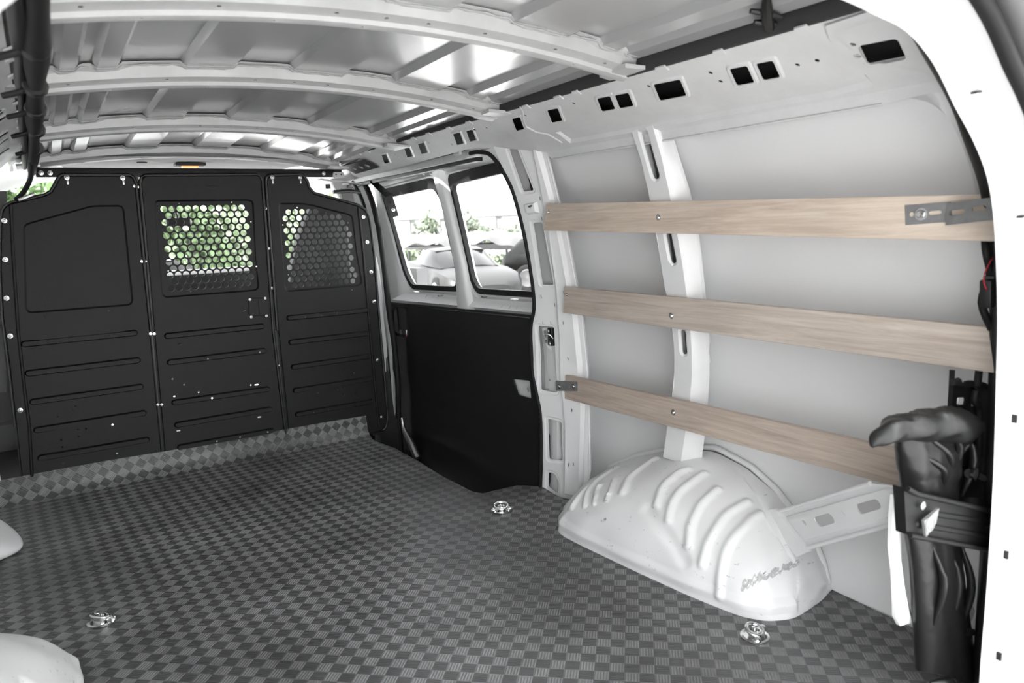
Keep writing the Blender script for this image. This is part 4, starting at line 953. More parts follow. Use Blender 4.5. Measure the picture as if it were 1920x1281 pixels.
# ------------------------------------------------------------------ rear door frame
FI = [(1.441, -.12)] + [tuple(p) for p in D['frame_inner'][::-1]] + [(.80, 1.298), (.62, 1.302)]
full = FI + [(2*CX - x, z) for x, z in FI[::-1][1:]]
def nrm2(i):
    a, b = Vector(full[max(i-1, 0)]), Vector(full[min(i+1, len(full)-1)]); d = (b - a).normalized(); return Vector((d.y, -d.x))
YF = .65
prof = [(.085, .045), (.004, .003), (0, 0), (.004, -.003), (.034, -.005), (.048, -.012), (.058, -.022), (.064, -.034), (.067, -.046), (.09, -.05), (.18, -.02), (.18, .05)]
rings = []
sp = full
SPn = smoothpath([(x, z, 0) for x, z in sp], 4)
for i, p in enumerate(SPn):
    a, b = SPn[max(i-1, 0)], SPn[min(i+1, len(SPn)-1)]; d = (b - a).normalized(); n = Vector((d.y, -d.x))
    wd = interp(p.y, [.75, 1.05], [1.55, 1.0])
    rings.append([(p.x + n.x * o * wd, YF + dy, p.y + n.y * o * wd) for o, dy in prof])
rf = thing('rear_door_frame', 'white rounded rear door frame curving up the right edge of the picture', 'door frame', (CX, YF, -.1))
obj('frame_pressing', loft(rings), FRAMEM, rf, 40)
gk = []
for i in range(0, len(SPn)):
    p = SPn[i]; a, b = SPn[max(i-1, 0)], SPn[min(i+1, len(SPn)-1)]; d = (b - a).normalized(); n = Vector((d.y, -d.x))
    wd = interp(p.y, [.75, 1.05], [1.55, 1.0]); gk.append((p.x + n.x * .079 * wd, YF - .054, p.y + n.y * .079 * wd))
obj('rubber_seal', tube(gk, .014, 10), RUBBER, rf, 60)
obj('gutter', tube([(a + (.035 if a > CX else -.035), b - .01, c + .028) for a, b, c in gk], .022, 8), DARKG, rf, 60)
for (x, y, z), ang in zip([(1.290, .640, 1.181), (1.455, .634, .982), (1.492, .642, .61), (1.496, .643, .341), (1.493, .642, .132)], (1, 1, 0, 0, 0)):
    obj('frame_slot', box((x, y, z), (.020 if ang else .0042, .010, .0035 if ang else .015), Matrix.Rotation(-.15 if ang else 0, 3, 'Y')), BLACK, rf)
# inner frame gap: black lip and pillar flange behind the frame
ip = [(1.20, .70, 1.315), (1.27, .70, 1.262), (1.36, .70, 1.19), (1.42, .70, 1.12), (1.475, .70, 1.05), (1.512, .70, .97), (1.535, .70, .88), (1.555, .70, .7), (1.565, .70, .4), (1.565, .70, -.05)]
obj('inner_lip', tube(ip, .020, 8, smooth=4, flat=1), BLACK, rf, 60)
dp = thing('corner_post', 'white rear corner post with rounded edge behind the door frame', 'post', (1.6, .78, 0))
rings = []
for z, x in ((1.17, 1.44), (1.12, 1.475), (1.05, 1.515), (.98, 1.54), (.9, 1.56), (.7, 1.60), (.4, 1.615), (-.02, 1.61)):
    rings.append([(x - .02, .70, z), (x, .72, z), (x + .035, .745, z), (Wo(z) - .01, .76, z), (Wo(z) - .01, .70, z)])
obj('post_pressing', loft(rings), RAILM, dp, 40)

FA = smoothpath([(1.4194, .8432, 1.2979), (1.4577, .8059, 1.2309), (1.4976, .7845, 1.1712), (1.5372, .775, 1.1116), (1.5637, .7651, 1.0502), (1.5871, .7603, .9878), (1.6151, .7626, .913)], 4)
FB = smoothpath([(1.4871, .8997, 1.2304), (1.4977, .8477, 1.2145), (1.5106, .8094, 1.1952), (1.5285, .7903, 1.1683), (1.5651, .7861, 1.1133), (1.5943, .7798, 1.046), (1.6282, .7813, .9554)], 4)
rings = []
for a, b in zip(FA, FB):
    m1 = a.lerp(b, .3) + Vector((-.010, 0, -.004)); m2 = a.lerp(b, .75) + Vector((-.012, 0, -.004))
    rings.append([a + Vector((.02, -.02, 0)), a, m1, m2, b, b + Vector((.012, .012, .0))])
obj('flare', loft(rings, closed=True), RAILM, dp, 50)
# ------------------------------------------------------------------ jack, clamp, bag, arm
arm = thing('support_arm', 'white slotted steel arm from wheel arch to black clamp', 'arm', (1.42, .95, .33))
A0, A1, B1, B0 = Vector((1.60, 1.245, .205)), Vector((1.555, 1.13, .165)), Vector((1.36, .735, .425)), Vector((1.36, .765, .490))
def armmap(u, v, h):
    p = (A0.lerp(B0, u)).lerp(A1.lerp(B1, u), v); n = (B0 - A0).cross(A1 - A0).normalized()
    if n.x > 0: n = -n
    return p + n * h
AU, AV = .60, .085
am = lambda P: [(x / AU, y / AV) for x, y in P]
asl = [am(stadium((.185, .042), (.255, .041), .0125, 5)), am(stadium((.40, .039), (.475, .038), .012, 5))]
bm = sheet([(0, -.05), (.8, -.12), (1, .25), (1.02, .75), (.8, 1.05), (0, 1.05)], armmap, asl + [am(circle((.115, .035), .007, 8)), am(stadium((.325, .030), (.326, .045), .0015, 3))],
    [([(0.05, .12), (.9, .10), (.97, .35), (.97, .65), (.9, .86), (.05, .88)], .006, .03)], grid=(.08, .2), thick=.003)
obj('arm_plate', bm, WHITE, arm, 30)
obj('arm_edge', tube([armmap(u, -.05 - .07 * min(1, u/.8), .001) for u in (0, .2, .4, .6, .8)], .005, 8), WHITE, arm, 60)
obj('arm_edge', tube([armmap(u, 1.05, .001) for u in (0, .2, .4, .6, .8)], .006, 8), WHITE, arm, 60)
obj('foot_plate', loft([[armmap(-.10, -.2, .012), armmap(-.10, 1.2, .012), armmap(-.10, 1.2, .002), armmap(-.10, -.2, .002)], [armmap(.04, -.15, .010), armmap(.04, 1.15, .010), armmap(.04, 1.15, -.002), armmap(.04, -.15, -.002)]]), WHITE, arm)
screw(arm, armmap(.985, .5, .004), (-.6, -.7, 0), .009, m=ZINC)
K = lambda p, y, k=None: (p[0], y, p[1])
cl = thing('clamp_plate', 'black ribbed clamp plate holding bag and jack at the right', 'clamp', (1.4, .69, .4))
cq = [tuple(p) for p in D['clamp']]
def cmap(u, v, h): return (u, .682 - h, v)
a, b, c, d, e = cq
def along(p, q, t): return (p[0] + (q[0]-p[0]) * t, p[1] + (q[1]-p[1]) * t)
L_ = [along(b, e, .42), along(b, e, .72)]; R_ = [along(c, d, .30), along(c, d, .68)]
bm = sheet([a, b, c, (d[0] + .03, d[1] - .012), e], cmap, [], [(stadium(along(L_[i], R_[i], .22 - .12*i), along(L_[i], R_[i], 1.0), .006, 4), .003, .003) for i in (0, 1)], grid=(.05, .05), thick=.02)
obj('plate', bm, BLACKP, cl, 25)
obj('plate_lip', tube([cmap(*p, .006) for p in (a, b, c)], .005, 8), BLACKP, cl, 60)
obj('plate_lip', tube([cmap(*p, .006) for p in (e, (d[0] + .03, d[1] - .012))], .005, 8), BLACKP, cl, 60)
obj('clamp_ear', loft([[cmap(*p, h) for p in [(1.252, .462), (1.30, .474), (1.292, .448), (1.262, .430)]] for h in (.008, .013)]), GALV, cl)
screw(cl, cmap(1.272, .452, .013), (0, -1, 0), .010, m=ZINC); screw(cl, cmap(1.258, .487, .006), (0, -1, 0), .005, m=CHROME)

jk = thing('jack', 'black steel jack body with two bright holes standing above the clamp', 'jack', (1.5, .74, .45))
q = [tuple(p) for p in D['jack']]; h1, h2, h3 = D['jack_holes']
jp = [q[0], q[1], (q[2][0] + .0, q[2][1] - .08), (q[5][0] + .02, q[2][1] - .08), q[5]]
jm = lambda u, v, h: (u, .745 - h, v)
hh = [rounded([(h1[0]-.018, h1[1]+.010), (h1[0]+.014, h1[1]+.006), (h1[0]+.014, h1[1]-.010), (h1[0]-.018, h1[1]-.006)], .002, 2), rounded([(h2[0]-.014, h2[1]+.009), (h2[0]+.012, h2[1]+.006), (h2[0]+.012, h2[1]-.009), (h2[0]-.014, h2[1]-.006)], .002, 2), circle(h3, .012, 12)]
obj('jack_plate', sheet(jp, jm, hh, [(circle(h3, .020, 12), .004, .003)], thick=.004), BLACKP, jk, 25)
obj('jack_side', box((q[0][0] + .004, .748, (q[0][1] + q[5][1]) / 2 - .03), (.006, .008, .20)), BLACKP, jk)
obj('jack_core', box(((h1[0]+h2[0])/2, .785, h1[1] - .10), (.11, .02, .14), bev=.004), BLACK, jk)
for k, h in enumerate((h1, h2)): obj('bright_bolt', lathe([(.010, 0), (.010, .012), (.001, .012)], (h[0] + .004, .760, h[1]), (0, -1, 0), 10), PLASTW, jk)
obj('crumpled_seal', tube([(q[0][0] - .004 + .018*i, .742, q[0][1] + .005 + .004*math.sin(i*2.1) - i*.0038) for i in range(10)], lambda s: .006 + .003*math.sin(s*21), 8), RUBBER, jk, 60)
jb = Vector((1.575, .75, .43))
obj('jack_base', box((1.53, .765, .435), (.13, .06, .10), Matrix.Rotation(.15, 3, 'Y'), bev=.012), BLACK, jk, 40)
obj('jack_screw', tube([(1.49, .715, .485), (1.515, .712, .478), (1.55, .712, .462), (1.60, .72, .445)], [.009, .006, .006, .006], 8), ZINC, jk, 60)
obj('jack_hook', lathe([(.011, 0), (.012, .008), (.004, .01), (.001, .01)], (1.490, .708, .487), (0, -1, 0)), CHROME, jk, 60)
obj('jack_foot', tube([(1.52, .72, .42), (1.50, .70, .38), (1.55, .70, .36), (1.60, .72, .36)], .020, 10, smooth=3), RUBBER, jk, 60)

bagrows = D['bag']
bt = thing('vinyl_bag', 'creased black vinyl tool bag hanging behind the clamp plate', 'bag', (1.5, .72, 0))
def bagsec(p, q, dep, ph, y0=.725):
    (x0, z0), (x1, z1) = p, q; out = []; n = 40
    for k in range(n):
        t = 2 * math.pi * k / n; c, s = math.cos(t), math.sin(t)
        w_ = 1 + .07 * math.sin(5*t + ph) + .05 * math.sin(9*t - 1.7*ph) + .03 * math.sin(14*t + 2.2*ph)
        u = .5 + .5 * c
        out.append((x0 + (x1 - x0) * u, y0 + .02 + dep * s * w_, z0 + (z1 - z0) * u + .004 * math.sin(3*t + ph)))
    return out
secs = []
for i in range(len(bagrows) - 1):
    for t in (0, .2, .4, .6, .8):
        p = along(bagrows[i][0], bagrows[i+1][0], t); q_ = along(bagrows[i][1], bagrows[i+1][1], t)
        k = i + t; p = (p[0] + .012, p[1]); q_ = (q_[0] + .002, q_[1]); secs.append(bagsec(p, q_, [.016, .030, .036, .030, .026, .030, .032, .034, .036, .036][i], .35 * k + .5 * math.sin(k * 1.3)))
secs = [s for s in secs if sum(p[2] for p in s) / len(s) > .004]
obj('bag_body', loft(secs), VINYL, bt, 60)
fp = [(1.475, .560), (1.425, .578), (1.365, .590), (1.290, .600), (1.225, .606), (1.180, .598), (1.166, .588)]
bm = tube([(x - .004, .712, z + .018) for x, z in fp], [.030, .034, .031, .026, .022, .014, .003], 28, flat=.95, smooth=5)
for v in bm.verts: v.co += Vector((0, .004 * math.sin(v.co.x * 70 + v.co.z * 55), .0035 * math.sin(v.co.x * 85 + v.co.y * 160)))
obj('bag_flap', bm, VINYL, bt, 70)
# creases: folded ridges standing off the vinyl
CR = [((1.40, .565), (1.50, .46)), ((1.385, .53), (1.475, .445)), ((1.46, .58), (1.515, .47)), ((1.545, .555), (1.555, .41)), ((1.51, .57), (1.535, .50)), ((1.44, .33), (1.47, .15)), ((1.50, .32), (1.53, .12)), ((1.555, .30), (1.58, .10)), ((1.53, .10), (1.62, .085)), ((1.46, .02), (1.53, .0))]
for (x0, z0), (x1, z1) in CR:
    x0, x1, z0, z1 = x0 * .955 + .012, x1 * .955 + .004, 1 + (z0-1)*.955, 1 + (z1-1)*.955
    m_ = ((x0+x1)/2 + .012, (z0+z1)/2 + .006); yy = .712
    obj('bag_fold', tube([(x0, yy + .012, z0), (m_[0], yy - .002, m_[1]), (x1, yy + .012, z1)], lambda s: .003 + .006 * math.sin(math.pi * min(1, max(0, s))), 8, smooth=5, flat=.8), VINYL, bt, 70)
ct = thing('white_cloth', 'strip of white cloth hanging below the clamp beside the bag', 'cloth', (1.36, .79, .3))
cq2 = D['cloth']
rings = []
for k, (z, xa, xb) in enumerate([(.46, 1.335, 1.36), (.42, 1.33, 1.365), (.352, 1.332, 1.368), (.30, 1.345, 1.375), (.25, 1.352, 1.385), (.20, 1.358, 1.41), (.175, 1.375, 1.425)]):
    rings.append([(xa, .772, z), ((xa+xb)/2, .764 + .004*math.sin(k), z + .003), (xb, .772, z - .004), (xb, .780, z - .004), ((xa+xb)/2, .776, z), (xa, .780, z)])
obj('cloth_strip', loft(rings), CLOTHM, ct, 60)
pp = thing('grey_tube', 'pale grey capped tube standing behind the bag near the door frame', 'tube', (1.62, .79, .1))
obj('tube_body', tube([(1.635, .79, .004), (1.615, .79, .17), (1.60, .79, .36)], .016, 12), GALV, pp, 60)
obj('tube_cap', lathe([(.03, 0), (.034, .02), (.026, .035), (.018, .05), (.001, .05)], (1.62, .785, .11), (0, 0, 1), 16), PLASTW, pp, 60)

wr_ = thing('wiring_loom', 'black wiring loom with plugs and one thin red lead beside the door frame', 'wiring', (1.5, .74, .8))
wz = [Vector((x * .95, .72, 1 + (z - 1) * .97)) for x, z in [(1.560, .985), (1.575, .95), (1.570, .915), (1.60, .872), (1.592, .82), (1.60, .76), (1.575, .66), (1.60, .63)]]
WX = [(1.50, .985), (1.512, .95), (1.500, .915), (1.525, .872), (1.515, .82), (1.545, .76)]
obj('loom', tube([(x, .715 + .006*math.sin(i*2), z) for i, (x, z) in enumerate(WX)], .0075, 8, smooth=4), RUBBER, wr_, 60)
obj('plug', box((1.505, .712, .955), (.026, .02, .04), Matrix.Rotation(.2, 3, 'Y'), bev=.004), BLACK, wr_)
obj('plug', box((1.518, .710, .838), (.032, .022, .055), Matrix.Rotation(-.1, 3, 'Y'), bev=.004), BLACK, wr_)
obj('plug', box((1.525, .712, .86), (.02, .02, .02), bev=.003), DARKG, wr_)
obj('red_lead', tube([(1.525, .705, .912), (1.50, .703, .898), (1.478, .702, .872), (1.492, .704, .85), (1.51, .706, .845)], .0014, 6, smooth=5), RED, wr_, 60)
obj('loom', tube([(1.55, .735, .68), (1.535, .73, .65), (1.53, .73, .62), (1.55, .73, .60), (1.57, .735, .50)], .007, 8, smooth=4), RUBBER, wr_, 60)

ck = thing('roof_clip', 'small black plastic clip hanging from the roof near the rear', 'clip', (1.2, .97, 1.375))
obj('clip_body', tube([(1.150, .935, 1.392), (1.165, .948, 1.380), (1.20, .975, 1.37), (1.235, .998, 1.355)], [.006, .009, .012, .010], 8), BLACK, ck, 40)
obj('clip_wing', tube([(1.165, .985, 1.376), (1.195, .972, 1.372), (1.225, .962, 1.366)], [.005, .007, .005], 8), BLACK, ck, 40)
obj('clip_wing', tube([(1.20, 1.005, 1.365), (1.222, .995, 1.362), (1.25, .985, 1.36)], [.005, .008, .006], 8), BLACK, ck, 40)

# ------------------------------------------------------------------ wiring along the left rail
hn = thing('wiring_harness', 'thick black taped wiring harness running along the upper left edge', 'wiring', (.03, 2.1, 1.30))
HP = [(.0305, .75, 1.33), (.034, 1.05, 1.30), (.033, 1.45, 1.296), (.031, 1.85, 1.300), (.027, 2.35, 1.296), (.022, 2.9, 1.292), (.014, 3.38, 1.272)]
obj('cable_bundle', tube(HP, lambda s: .017 + .003*math.sin(s*24), 10, smooth=6), RUBBER, hn, 60)
obj('cable_bundle', tube([(a - .022, b, c + .008 + .01*math.sin(b*4)) for a, b, c in HP], lambda s: .010 + .002*math.sin(s*31), 8, smooth=6), BLACK, hn, 60)
for y in (1.0, 1.38, 1.72, 2.0, 2.35, 2.8):
    p = Vector((.031, y, 1.298)); obj('tape_wrap', tube([p - Vector((0, .02, 0)), p, p + Vector((0, .02, 0))], [.020, .023, .020], 10), BLACK, hn, 60)
    obj('tie_tail', tube([p, p + Vector((-.03, .01, -.012)), p + Vector((-.055, .02, -.018))], .006, 6), BLACK, hn, 60)
hn2 = obj('cable_strands', tube([(.010, 2.9, 1.30), (.012, 3.1, 1.27), (.005, 3.3, 1.24), (-.02, 3.38, 1.20), (-.05, 3.40, 1.17)], .009, 8, smooth=4), RUBBER, hn, 60)
obj('cable_clip', box((-.015, 3.385, 1.18), (.06, .012, .012), Matrix.Rotation(-.4, 3, 'Y'), bev=.003), ZINC, hn)
# ------------------------------------------------------------------ cab beyond the partition
cab = thing('cab_shell', 'white cab interior seen above the partition', 'cab', (CX, 4.2, 0))
def cabx(z, s): return CX + s * (interp(z, [-.1, .7, 1.0, 1.25], [1.05, 1.04, .96, .82]))
# headliner
bm = bmesh.new(); R = []
for y in (3.46, 3.6, 3.8, 4.0, 4.2, 4.35):
    R.append([bm.verts.new((CX + .84 * (i / 10 - 1) , y, 1.345 - .030 * ((i / 10 - 1) ** 2) - .05 * max(0, y - 3.9) ** 1 )) for i in range(21)])
for a, b in zip(R, R[1:]):
    for i in range(20): bm.faces.new((a[i], a[i+1], b[i+1], b[i]))
obj('headliner', bm, HEADL, cab, 60)
for s in (-1, 1):
    # lower door, door post behind, windscreen post
    bm = box((CX + s*1.06, 4.05, .25), (.06, 1.0, 1.1)); bm = box((CX + s*1.0, 4.4, .72), (.1, .25, .06), bm=bm)
    obj('cab_door', bm, mat('cab_trim', .2, .7), cab)
    obj('windscreen_post', tube([(CX + s*.98, 4.75, .75), (CX + s*.90, 4.5, 1.1), (CX + s*.80, 4.3, 1.29)], .035, 8), HEADL, cab, 60)
    dy_ = .26 if s > 0 else 0
    obj('door_pillar', loft([[(cabx(z, s) - s*.10, 3.62 + dy_, z), (cabx(z, s) + s*.03, 3.50 + dy_, z), (cabx(z, s) + s*.03, 3.66 + dy_, z), (cabx(z, s) - s*.08, 3.70 + dy_, z)] for z in (-.1, .5, .9, 1.1, 1.28)]), HEADL, cab, 40)
    obj('belt', loft([[(CX + s*.70, 3.68, 1.22), (CX + s*.76, 3.68, 1.22), (CX + s*.76, 3.684, 1.22), (CX + s*.70, 3.684, 1.22)], [(CX + s*.80, 3.7, .4), (CX + s*.86, 3.7, .4), (CX + s*.86, 3.704, .4), (CX + s*.80, 3.704, .4)]]), FABRIC, cab)
obj('cab_floor', box((CX, 4.2, -.2), (2.1, 1.5, .1)), BLACK, cab)
obj('scuttle', box((CX, 5.15, .35), (2.0, .5, .6)), WHITE, cab)
dl = thing('dome_lamp', 'small dome lamp glowing orange above the partition', 'lamp', (.632, 3.74, 1.335))
lampm = mat('lamp_glow', (.9, .35, .12), .4); lb_ = lampm.node_tree.nodes['Principled BSDF']; lb_.inputs['Emission Color'].default_value = (1, .35, .12, 1); lb_.inputs['Emission Strength'].default_value = .35
obj('lamp_base', box((.632, 3.74, 1.336), (.13, .07, .014), bev=.005), DARKG, dl); obj('lamp_lens', box((.632, 3.74, 1.328), (.07, .045, .012), bev=.004), lampm, dl)
sv = obj('visor_clip', box((.42, 3.62, 1.333), (.04, .02, .006), bev=.002), DARKG); tagit(sv, 'small dark clip on the white headliner left of the lamp', 'clip')
dash = thing('dashboard', 'dark dashboard behind the lower rows of the perforated window', 'dashboard', (CX, 4.6, .3))
obj('dash_body', box((CX, 4.62, .57), (1.95, .42, .50), bev=.05), mat('dash_grey', .03, .5), dash, 40)
obj('dash_hood', box((.05, 4.45, .83), (.45, .2, .05), bev=.02), BLACKP, dash, 40)
obj('windscreen', quadbm([(CX - .95, 4.78, .83), (CX + .95, 4.78, .83), (CX + .80, 4.36, 1.28), (CX - .80, 4.36, 1.28)]), GLASS, cab, 0)
mr = thing('rear_view_mirror', 'dark rear-view mirror seen through the centre grille', 'mirror', (.66, 4.42, 1.09))
obj('mirror_housing', box((.660, 4.42, 1.092), (.125, .03, .048), Matrix.Rotation(-.25, 3, 'Z'), bev=.010), BLACK, mr, 40)
obj('mirror_stalk', tube([(.66, 4.42, 1.11), (.645, 4.44, 1.18), (.64, 4.44, 1.25)], .006, 8), BLACK, mr)
def seat(cx, label):
    t = thing('bucket_seat', label, 'seat', (cx, 3.95, 0), 'cab seats')
    rings = [[(cx - w_, 3.86 + dy - d_, z), (cx + w_, 3.86 + dy - d_, z), (cx + w_ - .02, 3.98 + dy, z), (cx - w_ + .02, 3.98 + dy, z)] for z, w_, dy, d_ in
             [(.12, .24, .1, .0), (.3, .245, .08, .02), (.6, .275, .04, .03), (.85, .235, .01, .03), (1.0, .185, -.01, .025), (1.10, .14, -.02, .015), (1.14, .11, -.02, .0)]]
    o = obj('seat_back', loft(rings), FABRIC, t, 40)
    bmx = box((cx, 4.15, .16), (.48, .5, .14), bev=.04); obj('seat_cushion', bmx, FABRIC, t, 40)
    obj('seat_base', box((cx, 4.15, -.02), (.40, .42, .26)), BLACK, t)
seat(1.325, 'grey fabric passenger seat behind the right perforated window'); seat(-.06, 'grey driver seat hidden behind the solid left panel')
obj('steering_wheel', tube([(-.06 + .2*math.cos(a), 4.38 + .07*math.sin(a), .78 + .19*math.sin(a)) for a in [2*math.pi*i/24 for i in range(25)]], .013, 8), BLACK)
tagit(bpy.data.objects['steering_wheel'], 'black steering wheel ahead of the driver seat', 'steering wheel')

# ------------------------------------------------------------------ outside
GZ = -.85
FW = Vector((.523722, .837926, 0)).normalized()
def far(px, depth, z=None):                                  # ground place at a bearing of the picture and a distance
    d = M3.transposed() @ Vector(((px - 960) / 1393.76, (430 - 640.5) / 1393.76, 1)); p = Vector((0, 0, 1)) + d * depth
    return Vector((p.x, p.y, GZ if z is None else z))
def car(loc, heading, L, Wd_, st, roofst, body, glass, label, wheel_r, wheels):
    """st: (x, half width, z low, z belt) stations; roofst: (x, half width belt, half width roof, z belt, z roof)."""
    t = thing('car', label, 'car', (0, 0, 0))
    rings = []
    for x, hw, z0, z1 in st:
        rings.append([(x, -hw*.92, z0), (x, -hw, z0 + (z1-z0)*.35), (x, -hw*.985, z0 + (z1-z0)*.7), (x, -hw*.90, z1 - .015), (x, -hw*.55, z1 + .02), (x, 0, z1 + .03),
                      (x, hw*.55, z1 + .02), (x, hw*.90, z1 - .015), (x, hw*.985, z0 + (z1-z0)*.7), (x, hw, z0 + (z1-z0)*.35), (x, hw*.92, z0)])
    o = obj('car_body', loft(rings), body, t, 40)
    rings = [[(x, -wb, zb), (x, -(wb+wr)/2 - .02, (zb+zr)/2), (x, -wr, zr - .02), (x, -wr*.5, zr + .01), (x, wr*.5, zr + .01), (x, wr, zr - .02), (x, (wb+wr)/2 + .02, (zb+zr)/2), (x, wb, zb)] for x, wb, wr, zb, zr in roofst]
    obj('car_windows', loft(rings), glass, t, 40)
    rr_ = [[(x, -wr*1.01, zr - .035), (x, -wr*.98, zr), (x, 0, zr + .035), (x, wr*.98, zr), (x, wr*1.01, zr - .035)] for x, wb, wr, zb, zr in roofst if zr - zb > .28]
    if len(rr_) > 1: obj('car_roof', loft(rr_), body, t, 40)
    for x in wheels:
        for s in (-1, 1):
            w_ = obj('wheel', lathe([(.01, -.11), (wheel_r*.68, -.11), (wheel_r*.75, -.12), (wheel_r, -.10), (wheel_r, .10), (wheel_r*.75, .12), (wheel_r*.68, .10), (.01, .09)], (x, s*(Wd_ - .10), wheel_r), (0, 1, 0), 28), RUBBER, t, 40)
            obj('wheel_rim', lathe([(wheel_r*.66, 0), (wheel_r*.62, .02), (.05, .01), (.01, .02)] if s > 0 else [(.01, -.02), (.05, -.01), (wheel_r*.62, -.02), (wheel_r*.66, 0)], (x, s*(Wd_ + .015), wheel_r), (0, 1, 0), 20), ZINC, w_, 40)
    t.location = loc; t.rotation_euler = (0, 0, heading)
    return t
SILV = mat('silver_car_paint', .03, .4, spec=.2); BLKC = mat('black_car_paint', .003, .25, spec=.25); CGL = mat('dark_car_glass', .004, .12, spec=.3)
vd = lambda p: math.atan2(p.y, p.x)
p = far(852, 19)
c1 = car(p, vd(p) + math.pi + .30, 5.1, 1.02, [(-2.5, .70, .40, .85), (-2.2, .92, .28, .98), (-1.3, 1.05, .2, 1.02), (0, 1.00, .18, .95), (1.2, 1.04, .2, .88), (2.0, 1.0, .22, .78), (2.45, .80, .3, .62), (2.58, .55, .35, .52)],
    [(-1.9, .62, .35, .95, .98), (-1.0, .82, .62, .98, 1.27), (-.2, .86, .66, .96, 1.36), (.35, .86, .64, .94, 1.30), (1.15, .76, .60, .90, .93)], SILV, CGL, 'low silver sports car parked facing the van, seen through both door windows', .37, (-1.5, 1.55))
for s in (-1, 1):
    obj('headlamp', lathe([(.20, 0), (.17, .05), (.05, .08), (.01, .08)], (0, 0, 0), (1, 0, .5), 16), PLASTW, c1, 60)
    o = [c for c in c1.children if c.name.startswith('headlamp')][-1]
    for v in o.data.vertices: v.co = Vector((2.25 + v.co.x * .8, s*.66 + v.co.y * .95, .66 + v.co.z * .5)) - Vector((0, 0, 0))
    obj('door_mirror', box((.75, s*1.10, 1.02), (.12, .2, .13), bev=.04), BLKC, c1, 40)
for k in range(4): obj('grille_bar', box((2.585 - k*.01, 0, .50 - k * .06), (.05, 1.0 - .08*k, .018)), ZINC, c1)
obj('grille', box((2.53, 0, .42), (.08, 1.0, .26), bev=.03), BLACK, c1)
p = far(1100, 21)
c2 = car(p, vd(p) - math.pi/2 - .30, 4.8, 1.0, [(-2.3, .80, .42, 1.0), (-2.1, .98, .30, 1.08), (-1.0, 1.02, .22, 1.08), (1.0, 1.02, .22, 1.04), (1.9, .98, .24, .98), (2.3, .8, .34, .80)],
    [(-2.15, .82, .66, 1.05, 1.12), (-1.7, .90, .74, 1.07, 1.50), (-.6, .92, .78, 1.07, 1.62), (.5, .92, .76, 1.06, 1.56), (1.35, .85, .66, 1.03, 1.08)], BLKC, CGL, 'black hatchback parked at the right of the rear door window', .38, (-1.45, 1.45))
p = far(335, 9.5)
c3 = car(Vector((1.2, 13.5, GZ)), .12, 4.8, 1.0, [(-2.3, .80, .42, 1.0), (-2.1, .98, .30, 1.08), (-1.0, 1.02, .22, 1.08), (1.0, 1.02, .22, 1.04), (1.9, .98, .24, .98), (2.3, .8, .34, .80)],
    [(-2.15, .82, .66, 1.05, 1.12), (-1.7, .90, .74, 1.07, 1.50), (-.6, .92, .78, 1.07, 1.62), (.5, .92, .76, 1.06, 1.56), (1.35, .85, .66, 1.03, 1.08)], FRAMEM, CGL, 'white car ahead of the van, seen through the centre grille', .38, (-1.45, 1.45))
# covered boat / tarpaulin beyond the cars
tp = thing('tarpaulin', 'long pale tarpaulin sagging over a low frame behind the cars', 'tarpaulin', far(880, 25))
a, b = far(735, 29, 0), far(1045, 27.5, 0); ax = (b - a).normalized(); nn = Vector((-ax.y, ax.x, 0)); Ln = (b - a).length
bm = bmesh.new(); R = []
for i in range(61):
    s = i / 60; row = []
    top = .86 - .10 * s - .05 * math.sin(s * 9) * (1 if .5 < s else .3)
    for j in range(13):
        w_ = j / 12 - .5; drop = (abs(w_) * 2) ** 2.2 * (.42 + .08 * math.sin(s * 17) + .05*math.sin(s*47))
        row.append(bm.verts.new(a + ax * Ln * s + nn * w_ * 3.0 + Vector((0, 0, top - drop + .03 * math.sin(s * 40 + j)))))
    R.append(row)
for u, v in zip(R, R[1:]):
    for j in range(12): bm.faces.new((u[j], u[j+1], v[j+1], v[j]))
obj('sheet', bm, mat('tarpaulin', .055, .5, bump=.3, bscale=4), tp, 60)
obj('underside', loft([[a + ax*Ln*s - nn*1.2 + Vector((0, 0, .38)), a + ax*Ln*s + nn*1.2 + Vector((0, 0, .38)), a + ax*Ln*s + nn*.8 + Vector((0, 0, z)), a + ax*Ln*s - nn*.8 + Vector((0, 0, z))] for s, z in ((.04, .30), (.3, .22), (.7, .16), (.97, .10))]), DARKG, tp)
for s in (.1, .4, .7, .95):
    q = a + ax*Ln*s; obj('stand_leg', box((q.x, q.y, (GZ + .2) / 2), (.08, .08, .2 - GZ)), DARKG, tp)
# plants
def foliage(loc, size, n, leaf, seed, trunk=True, name='tree', label='', cat='tree', group=None, ls=.12):
    rnd = random.Random(seed); t = thing(name, label, cat, loc, group)
    bm = bmesh.new(); cl_ = [(rnd.gauss(0, .38), rnd.gauss(0, .38), rnd.uniform(.1, 1)) for _ in range(14)]
    for _ in range(n):
        c = rnd.choice(cl_); v = Vector((c[0] + rnd.gauss(0, .17), c[1] + rnd.gauss(0, .17), c[2] + rnd.gauss(0, .13)))
        p = Vector(loc) + Vector((v.x * size[0], v.y * size[1], max(.02, v.z) * size[2])); s = ls * rnd.uniform(.6, 1.5)
        a_ = Vector((rnd.gauss(0, 1), rnd.gauss(0, 1), rnd.gauss(0, 1))).normalized(); b_ = a_.cross(Vector((rnd.gauss(0, 1), rnd.gauss(0, 1), rnd.gauss(0, 1)))).normalized()
        bm.faces.new([bm.verts.new(p + a_*s), bm.verts.new(p + b_*s*.6), bm.verts.new(p - a_*s), bm.verts.new(p - b_*s*.6)])
    obj('foliage', bm, leaf, t, 0)
    if trunk: obj('trunk', tube([Vector(loc), Vector(loc) + Vector((0, 0, size[2]*.6))], .06 * size[2]**.5, 8), BARK, t)
    return t
k = 0
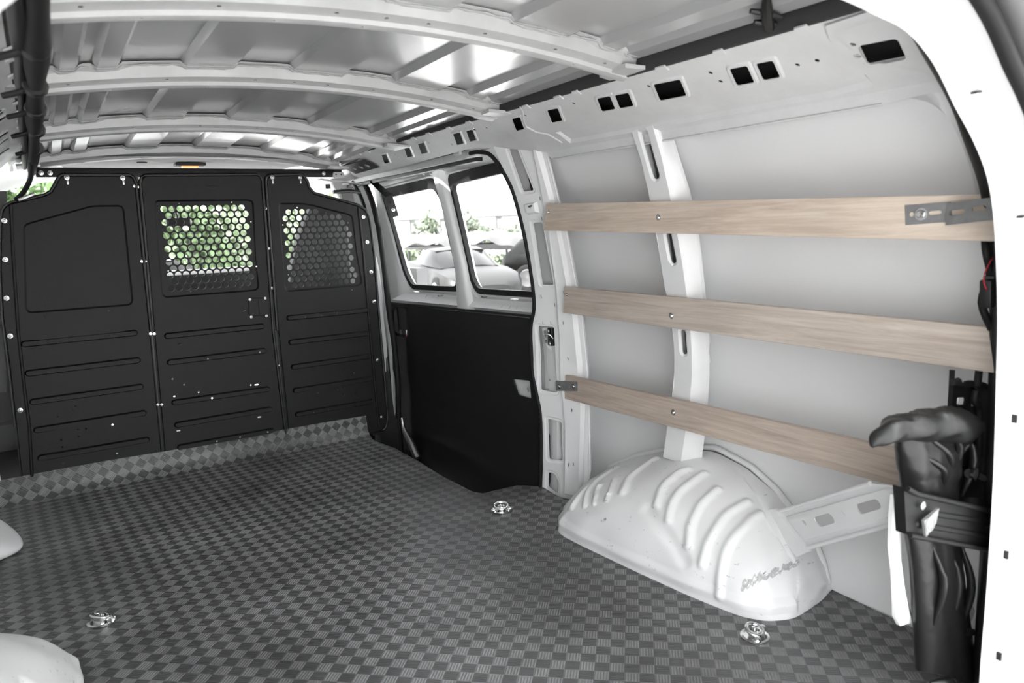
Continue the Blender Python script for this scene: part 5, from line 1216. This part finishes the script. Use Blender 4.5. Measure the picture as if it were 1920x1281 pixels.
wherer = ['behind the parked cars, leftmost of its row', 'behind the parked cars, second from the left', 'behind the parked cars, beside the window post', 'behind the parked cars, right of the window post', 'behind the black hatchback', 'rightmost, beyond the black hatchback', 'far right beyond the hatchback']
for i, px in enumerate((745, 790, 835, 885, 930, 985, 1040)):
    foliage(far(px, 33.5 + (i % 2)), (1.0, .7, .50 if i else .95), 600, LEAF[2 if i % 2 else 0], 20 + i, False, 'shrub', 'pale green shrub ' + wherer[i], 'shrub', 'shrubs beyond the side windows', .10)
for i, (px, d, hh_) in enumerate(((805, 42, 2.2), (875, 40, 2.4), (960, 60, 1.7), (1010, 60, 1.7), (915, 62, 1.6))):
    foliage(far(px, d), (1.0 if i < 2 else 2.4, .9, hh_), 900, LEAF[2], 40 + i, True, 'tree', ['small pale tree rising above the roofs, through the front door window', 'rounder pale tree above the roofs, left in the rear door window', 'low pale tree on the horizon, middle of the rear door window', 'low pale tree on the horizon at the right window edge', 'low pale tree on the horizon, left of the middle one'][i], 'tree', 'far trees beyond the side windows', .16)
for i in range(7):
    x = -1.6 + i * 1.15
    foliage(Vector((x, 17.5 + (i % 3) * 1.2, GZ)), (1.25, 1.1, 3.4 + (i % 2) * .6), 2600, LEAFF[[0, 1, 2][i % 3]], 60 + i, True, 'tree', ['bushy green tree ahead of the van, %s, seen through the partition grilles' % s_ for s_ in ('first from the left', 'second from the left', 'third from the left', 'fourth from the left', 'fifth from the left', 'sixth from the left', 'rightmost')][i], 'tree', 'trees ahead of the van', .13)
PALE = mat('pale_render', .12, .8)
bl = thing('building', 'long pale low building on the horizon beyond the side windows', 'building', far(860, 84))
q0, q1 = far(725, 86), far(1045, 80); ax2 = (q1 - q0).normalized(); LL = (q1 - q0).length; ang = math.atan2(ax2.y, ax2.x)
obj('hall', box((q0 + q1) / 2 + Vector((0, 0, 1.5)), (LL, 4, 3.0), Matrix.Rotation(ang, 3, 'Z')), PALE, bl)
obj('roof_edge', box((q0 + q1) / 2 + Vector((0, 0, 3.05)), (LL + .4, 4.4, .14), Matrix.Rotation(ang, 3, 'Z')), GALV, bl)
for s in (.12, .3, .48, .62, .8, .93):
    c = q0.lerp(q1, s); nrm_ = Vector((ax2.y, -ax2.x, 0)) * 2.05
    obj('door_opening', box(c + nrm_ + Vector((0, 0, 1.5)), (3.0, .06, 2.8), Matrix.Rotation(ang, 3, 'Z')), GALV, bl)
